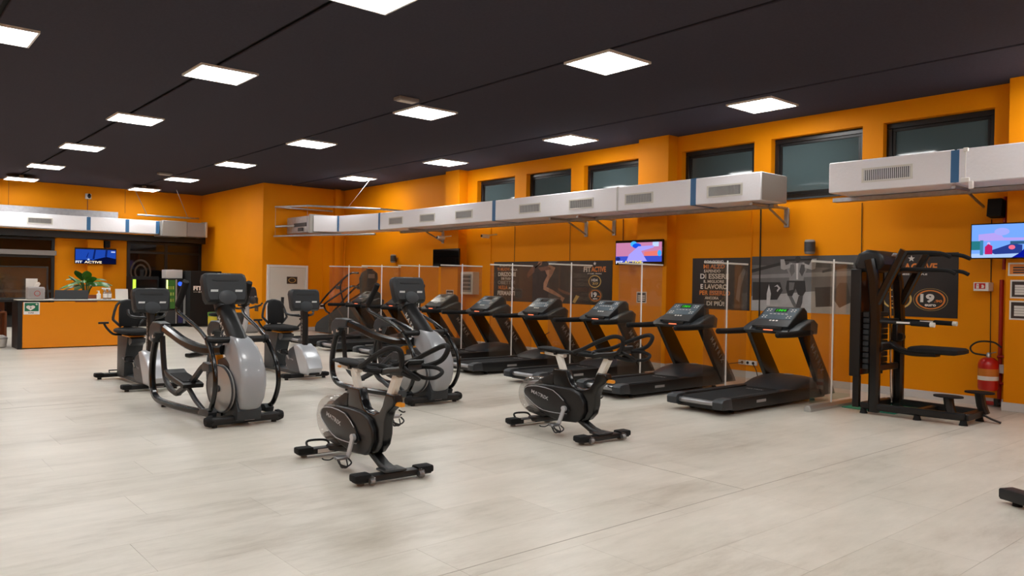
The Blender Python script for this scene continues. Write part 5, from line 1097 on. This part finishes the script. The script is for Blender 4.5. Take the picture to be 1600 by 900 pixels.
MB().poly(fr, [(0.13, 0.085), (0.06, 0.135), (0.045, 0.16), (0.06, 0.185), (0.09, 0.195), (0.13, 0.18), (0.17, 0.195), (0.2, 0.185), (0.215, 0.16), (0.2, 0.135)], 0.004, 0.005).build('heart', 'printwhite', g)
MB().poly(fr, [(0.14, 0.115), (0.115, 0.145), (0.13, 0.147), (0.12, 0.175), (0.15, 0.14), (0.135, 0.138)], 0.005, 0.006).build('bolt', 'green', g)
m = MB(); m.poly(fr, rect(0.22, 0.212, 0.262, 0.226), 0.004, 0.005); m.poly(fr, rect(0.234, 0.2, 0.248, 0.238), 0.0041, 0.0051); m.build('cross', 'printwhite', g)
text('lettering', 'DAE', fr, 0.14, 0.037, 0.1, 0.026, 'print', sg, 0.03, 0.0035)
ZT = 1.0605
# side counter to the left
t = thing('side_counter', 'brown wooden side counter with magazine shelf left of the desk', 'counter')
MB().span((1.2, YD+0.9, 1.0), (2.74, YD+1.5, 1.05), 0.004).build('worktop', 'offwhite', t)
MB().span((1.2, YD+1.3, 0.0), (2.7, YD+1.34, 0.998)).build('back_panel', 'wood', t)
MB().span((1.2, YD+0.95, 0.74), (2.7, YD+1.29, 0.77), 0.003).build('shelf', 'wood', t)
MB().span((2.66, YD+0.92, 0.0), (2.7, YD+1.29, 0.735)).build('side_panel', 'wood', t)
for i, (z, c) in enumerate(((0.771, 'maroon'), (0.806, 'paper'), (0.841, 'maroon'))):
    b = MB().span((1.9, YD+0.98, z), (2.6-0.03*i, YD+1.24, z+0.033), 0.004).build('magazine', c); tag(b, ['dark red magazine at the bottom of the counter shelf pile', 'white magazine in the middle of the counter shelf pile', 'dark red magazine on top of the counter shelf pile'][i], 'magazine', 'magazines on the side counter')
t = thing('waste_bin', 'white rounded bin on the floor under the side counter', 'bin', (2.5, YD+0.72, 0))
MB().lathe([(0.14, 0.0), (0.17, 0.02), (0.19, 0.2), (0.18, 0.23), (0.1, 0.27)], seg=18).build('body', 'paper', t); MB().lathe([(0.195, 0.19), (0.195, 0.205)], seg=18).build('rim', 'grey', t)
# acrylic screen on the counter
t = thing('sneeze_screen', 'black framed clear counter screen at the left end of the desk', 'screen')
m = MB(); fx0, fx1, fy = 2.2, 3.40, YD+0.42
for a, b in (((fx0, fy, ZT), (fx0+0.03, fy+0.03, 1.78)), ((fx1-0.03, fy, ZT), (fx1, fy+0.03, 1.78)), ((fx0+0.03, fy, 1.75), (fx1-0.03, fy+0.03, 1.78)), ((fx0+0.03, fy, ZT+0.0), (fx1-0.03, fy+0.03, ZT+0.03))): m.span(a, b, 0.004)
m.flat([(fx1-0.015, fy+0.0, ZT+0.3), (fx1-0.015, fy-0.15, ZT+0.012)], 0.03, 0.02, straight=True)
m.build('frame', 'frameblk', t); MB().span((fx0+0.03, fy+0.012, ZT+0.03), (fx1-0.03, fy+0.018, 1.75)).build('clear_sheet', 'clear', t)
MB().span((fx0+0.0, fy-0.06, 1.0), (2.74, fy+0.08, 1.058)).build('shelf_bracket', 'black', t)
t = thing('tissue_box', 'grey paper towel dispenser on the reception desk', 'dispenser', (3.12, YD+0.2, ZT))
MB().box((0, 0, 0.135), (0.34, 0.22, 0.27), 0.04, seg=3).build('body', 'tissue', t)
ring(MB(), (V3((0.02, -0.1105, 0.13)), V3((1, 0, 0)), V3((0, 0, 1)), V3((0, -1, 0))), 0, 0, 0.06, 0.06, 0.012, 0, 0.0015, 18).build('emblem', 'redpipe', t)
MB().prism([(-0.06, 0.265), (-0.02, 0.33), (0.06, 0.38), (0.09, 0.34), (0.05, 0.265)], 'y', -0.05, 0.0, 0.004, 1).build('paper_tuft', 'paper', t)
c = MB().span((2.96, YD+0.32, ZT), (3.18, YD+0.335, ZT+0.45), 0.003).build('paper_card', 'paper'); tag(c, 'white card standing behind the grey dispenser', 'card')
t = thing('laptop', 'dark grey laptop lid seen from behind on the desk', 'laptop')
MB().prism([(YD+0.28, ZT+0.022), (YD+0.292, ZT+0.022), (YD+0.25, ZT+0.205), (YD+0.238, ZT+0.205)], 'x', 3.50, 4.17, 0.003, 1).build('lid', 'dark2', t)
MB().span((3.5, YD+0.28, ZT+0.001), (4.17, YD+0.6, ZT+0.02), 0.004).build('base', 'dark', t)
def bottle(lab, x, y, h_, spray, mm, cap):
    t = thing('bottle', lab, 'bottle', (x, y, ZT), 0, 'bottles on the reception desk')
    MB().lathe([(0.035, 0.0), (0.045, 0.01), (0.045, h_*0.6), (0.02, h_*0.75), (0.016, h_*0.8)], seg=14).build('body', mm, t)
    m = MB(); m.lathe([(0.02, h_*0.8), (0.02, h_*0.92), (0.01, h_*0.95)], seg=10)
    if spray: m.box((-0.025, 0, h_*0.95), (0.09, 0.025, 0.03), 0.006); m.box((-0.03, 0, h_*0.85), (0.012, 0.015, 0.04), 0.003)
    else: m.rod((0, 0, h_*0.9), (0, 0, h_), 0.006); m.box((-0.015, 0, h_), (0.06, 0.018, 0.014), 0.004)
    m.build('cap', cap, t)
    MB().lathe([(0.0462, h_*0.15), (0.0462, h_*0.5)], seg=14).build('label', 'paper', t)
bottle('short white pump bottle on the desk, left of the two spray bottles', 4.37, YD+0.2, 0.19, False, 'paper', 'white')
bottle('tall clear spray bottle on the desk, nearer the pump bottle', 4.50, YD+0.2, 0.26, True, 'greenbottle', 'white')
bottle('tall clear spray bottle on the desk, nearer the white card', 4.60, YD+0.24, 0.26, True, 'greenbottle', 'white')
c = MB().prism([(YD+0.2, ZT), (YD+0.215, ZT), (YD+0.245, ZT+0.24), (YD+0.23, ZT+0.24)], 'x', 4.72, 4.99, 0.002, 1).build('display_card', 'paper'); tag(c, 'large white card standing at the right end of the desk', 'card')
# plant behind the desk on a stand
t = thing('potted_plant', 'broad leaved green plant in a terracotta pot behind the desk', 'plant', (4.39, YD+1.5, 0.08))
MB().lathe([(0.16, 0.6), (0.22, 0.62), (0.24, 0.98), (0.255, 0.98), (0.255, 1.05), (0.2, 1.05), (0.18, 1.0)], seg=20).build('pot', 'terracotta', t)
MB().lathe([(0.22, -0.08), (0.2, -0.06), (0.2, 0.58), (0.22, 0.6)], seg=16).build('stand', 'wood', t)
MB().lathe([(0.19, 1.03), (0.19, 1.045)], seg=16).build('soil', 'stone', t)
random.seed(3)
for i in range(20):
    a = i*2.4+random.random()*0.4; el_ = [0.25, 0.5, 1.0, 0.35, 0.0][i % 5]; L = 0.36+0.12*random.random(); w_ = 0.085+0.03*random.random()
    st0 = V3((0.04*math.cos(a), 0.04*math.sin(a), 1.05)); h0 = 0.20+0.16*random.random()
    base = V3((0.14*math.cos(a), 0.14*math.sin(a), 1.05+h0)); dr = V3((math.cos(a)*math.cos(el_), math.sin(a)*math.cos(el_), math.sin(el_)))
    sd = V3((-math.sin(a), math.cos(a), 0)); up = dr.cross(sd)*-1
    m = MB(); rings_ = []
    for k_ in range(7):
        q = k_/6; wd = w_*math.sin(PI*min(0.97, q*0.92+0.06))**0.8; c_ = base+dr*(L*q)+V3((0, 0, -0.16*q*q))
        rings_.append([c_-sd*wd+up*0.03*wd/w_, c_-up*0.012, c_+sd*wd+up*0.03*wd/w_, c_+up*0.004])
    m.loft(rings_); lf_ = m.build('leaf', 'leaf' if i % 3 else 'leafd', t, 80)
    MB().tube([st0, (st0+base)/2+V3((0, 0, 0.03)), base], 0.008, 5, 3).build('stalk', 'leafd', lf_)
# reception television, speaker, camera
t = thing('television', 'lit television with dark blue picture behind the reception desk', 'television', group='wall televisions')
ty = YB-0.34
MB().span((5.43, ty, 1.965), (6.63, ty+0.05, 2.475), 0.006).build('bezel', 'screenblk', t); MB().span((5.95, ty+0.05, 2.15), (6.15, YB-0.222, 2.3)).build('wall_bracket', 'black', t)
fr = fr_negy(5.43, ty-0.0005, 1.965)
s_ = MB().poly(fr, rect(0.02, 0.02, 1.18, 0.46), 0, 0.001).build('screen', sc((30, 70, 170)), t)
for pts, c in (([(0.4, 0.02), (0.55, 0.14), (0.9, 0.24), (1.18, 0.18), (1.18, 0.02)], (8, 14, 50)), ([(0.0201, 0.02), (0.0201, 0.12), (0.5, 0.14), (0.5, 0.02)], (10, 20, 70)), ([(0.5, 0.15), (0.55, 0.46), (0.6, 0.46), (0.56, 0.16)], (14, 34, 100)), ([(0.86, 0.24), (0.88, 0.46), (0.94, 0.46), (0.92, 0.24)], (14, 34, 100)), ([(0.32, 0.2), (0.38, 0.36), (0.4, 0.36), (0.35, 0.2)], (14, 34, 110)), (rect(1.04, 0.38, 1.16, 0.42), (190, 200, 240))):
    MB().poly(fr, pts, 0.001, 0.0018+0.0002*random.random()).build('picture_shape', sc(c), s_)
MB().poly(fr, star(0.39, 0.14, 0.05, 0.05), 0.001, 0.003).build('star', sc((170, 200, 255)), s_)
text('lettering', 'FIT', fr, 0.12, 0.06, 0.19, 0.075, sc((235, 240, 255)), s_, 0.03, 0.003); text('lettering', 'ACTIVE', fr, 0.52, 0.06, 0.5, 0.075, sc((255, 235, 200)), s_, 0.03, 0.003)
t = thing('loudspeaker', 'black box loudspeaker above the reception television', 'speaker')
MB().span((6.3, YB-0.30, 2.5), (6.46, YB-0.1, 2.73), 0.015).build('cabinet', 'blackmatte', t); MB().span((6.35, YB-0.1, 2.58), (6.41, YB-0.001, 2.64)).build('wall_mount', 'black', t)
t = thing('security_camera', 'white dome camera high on the end wall over reception', 'camera', (5.85, YB, 4.13))
MB().box((0, -0.04, 0), (0.17, 0.078, 0.17), 0.012).build('base', 'white', t); MB().ell((0.02, -0.085, 0.01), (0.055, 0.05, 0.075)).build('dome', 'screenblk', t)
conduit('thin conduit below the dome camera over reception', [(5.84, YB-0.01, 4.04), (5.84, YB-0.01, 3.67)], 0.012, 'wood')
for x in (3.7, 6.95): conduit('thin vertical joint strip on the end wall, %s of the dome camera' % ('left' if x < 5 else 'right'), [(x, YB-0.003, 3.67), (x, YB-0.003, ZC)], 0.006, 'wood')
# vending machine and black branded cabinet
t = thing('vending_machine', 'lit vending machine with silver column and green strip light', 'vending machine', (7.75, 26.05, 0))
MB().span((0, 0.05, 0.08), (0.62, 0.8, 1.55), 0.01).build('cabinet', 'black', t); MB().span((0.01, 0.1, 0), (0.61, 0.78, 0.078)).build('plinth', 'blackmatte', t)
fr = fr_negy(0.0, 0.049, 0.0)
MB().poly(fr, rect(0.03, 0.58, 0.30, 1.5), 0, 0.004).build('display_window', emis('dim green window', (60, 90, 40), 0.5), t)
MB().poly(fr, rect(0.03, 0.58, 0.065, 1.5), 0.004, 0.02).build('strip_light', emis('lime strip', (225, 245, 130), 2.0), t)
m = MB(); m.poly(fr, rect(0.31, 0.1, 0.345, 1.52), 0.004, 0.03); m.poly(fr, rect(0.56, 0.1, 0.62, 1.52), 0.004, 0.03); m.build('column_trim', 'alu', t)
MB().poly(fr, oval(0.45, 1.38, 0.07, 0.07, 18), 0.004, 0.008).build('blue_button', emis('blue lamp', (50, 90, 230), 1.0), t)
MB().poly(fr, oval(0.47, 0.98, 0.035, 0.05, 14), 0.004, 0.008).build('coin_lamp', emis('deep blue lamp', (30, 20, 220), 1.2), t)
MB().poly(fr, rect(0.4, 0.12, 0.54, 0.45), 0.004, 0.01).build('pickup_flap', mat('violet panel', (40, 36, 90), 0.4), t)
MB().poly(fr, rect(-0.02, 0.1, 0.3, 0.52), 0.004, 0.08).build('delivery_tray', 'dark', t)
m = MB()
for z in (0.8, 1.0, 1.2): 
    for u in (0.1, 0.17, 0.24): m.poly(fr, rect(u-0.02, z, u+0.02, z+0.1), 0.004, 0.01)
m.build('products', mat('snack wrappers', (150, 160, 70), 0.5), t)
c = MB().span((7.82, 26.3, 1.552), (8.34, 26.75, 1.83), 0.01).build('carton', 'skirt'); tag(c, 'pale carton on top of the vending machine', 'box')
t = thing('vending_machine', 'plain black vending cabinet with white FIT lettering beside the lit one', 'vending machine', (8.39, 25.7, 0))
MB().span((0, 0, 0.06), (1.0, 0.9, 1.81), 0.012).build('cabinet', 'blackmatte', t); MB().span((0.02, 0.04, 0), (0.98, 0.88, 0.06)).build('plinth', 'black', t)
fr = fr_negy(0, -0.0005, 0)
text('lettering', 'FIT', fr, 0.235, 1.25, 0.27, 0.14, 'printwhite', t, 0.05, 0.001); text('lettering', '& F', fr, 0.31, 1.13, 0.1, 0.045, 'printwhite', t, 0.03, 0.001); MB().poly(fr, rect(0.1, 1.125, 0.24, 1.132), 0, 0.001).build('lettering_rule', 'printwhite', t)
t = thing('beverage_cooler', 'dark glass fronted cooler with lime strip left of the vending machine', 'cooler', (6.85, 26.4, 0))
MB().span((0, 0.05, 0.05), (0.8, 0.7, 1.6), 0.01).build('cabinet', 'blackmatte', t); MB().span((0.02, 0.08, 0), (0.78, 0.68, 0.05)).build('plinth', 'black', t)
MB().poly(fr_negy(0, 0.049, 0), rect(0.05, 0.3, 0.75, 1.5), 0, 0.005).build('glass_door', 'glassblack', t)
MB().poly(fr_negy(0, 0.044, 0), rect(0.02, 1.13, 0.11, 1.5), 0, 0.006).build('strip_light', emis('lime strip 2', (170, 225, 60), 1.2), t)
# bags and bins by the corner room
t = thing('waste_bin', 'dark bin with bag liner beside the corner room wall', 'bin', (8.95, 22.95, 0))
MB().lathe([(0.2, 0.0), (0.22, 0.02), (0.26, 0.5), (0.28, 0.52), (0.27, 0.56), (0.2, 0.56)], seg=18).build('body', 'stone', t); MB().lathe([(0.285, 0.4), (0.29, 0.48), (0.275, 0.565)], seg=18).build('bag_liner', 'dark', t)
t = thing('gym_bag', 'grey bag on the floor beside the bin near the corner room', 'bag', (9.0, 22.4, 0))
MB().box((0, 0, 0.12), (0.55, 0.3, 0.24), 0.08, seg=3).build('body', 'grey', t); MB().tube([(-0.15, 0, 0.23), (-0.1, 0, 0.33), (0.1, 0, 0.33), (0.15, 0, 0.23)], 0.012, 6).build('handle', 'black', t)
t = thing('waste_bin', 'tall bin with yellow liner near the corner room', 'bin', (8.35, 23.4, 0))
MB().lathe([(0.16, 0.0), (0.17, 0.02), (0.18, 0.5), (0.16, 0.56)], seg=16).build('body', 'yellowish', t); MB().lathe([(0.185, 0.45), (0.19, 0.56), (0.17, 0.57)], seg=16).build('rim', 'leaf', t)
for i, (y, z) in enumerate(((23.1, 1.05), (22.9, 0.83), (22.88, 0.6), (23.35, 1.1))):
    n_ = thing('wall_card', ['upper dark picture card on the corner room side wall', 'middle dark picture card on the corner room side wall', 'lowest dark picture card on the corner room side wall', 'farther dark picture card on the corner room side wall'][i], 'card', group='small wall cards')
    z += 0.1
    MB().span((XS-0.006, y-0.13, z-0.09), (XS-0.0005, y+0.13, z+0.09)).build('card', 'print', n_)
    MB().poly(fr_negx(XS-0.0062, y+0.13, z-0.09), rect(0.04, 0.03, 0.22, 0.08), 0, 0.001).build('card_print', 'skindark', n_)
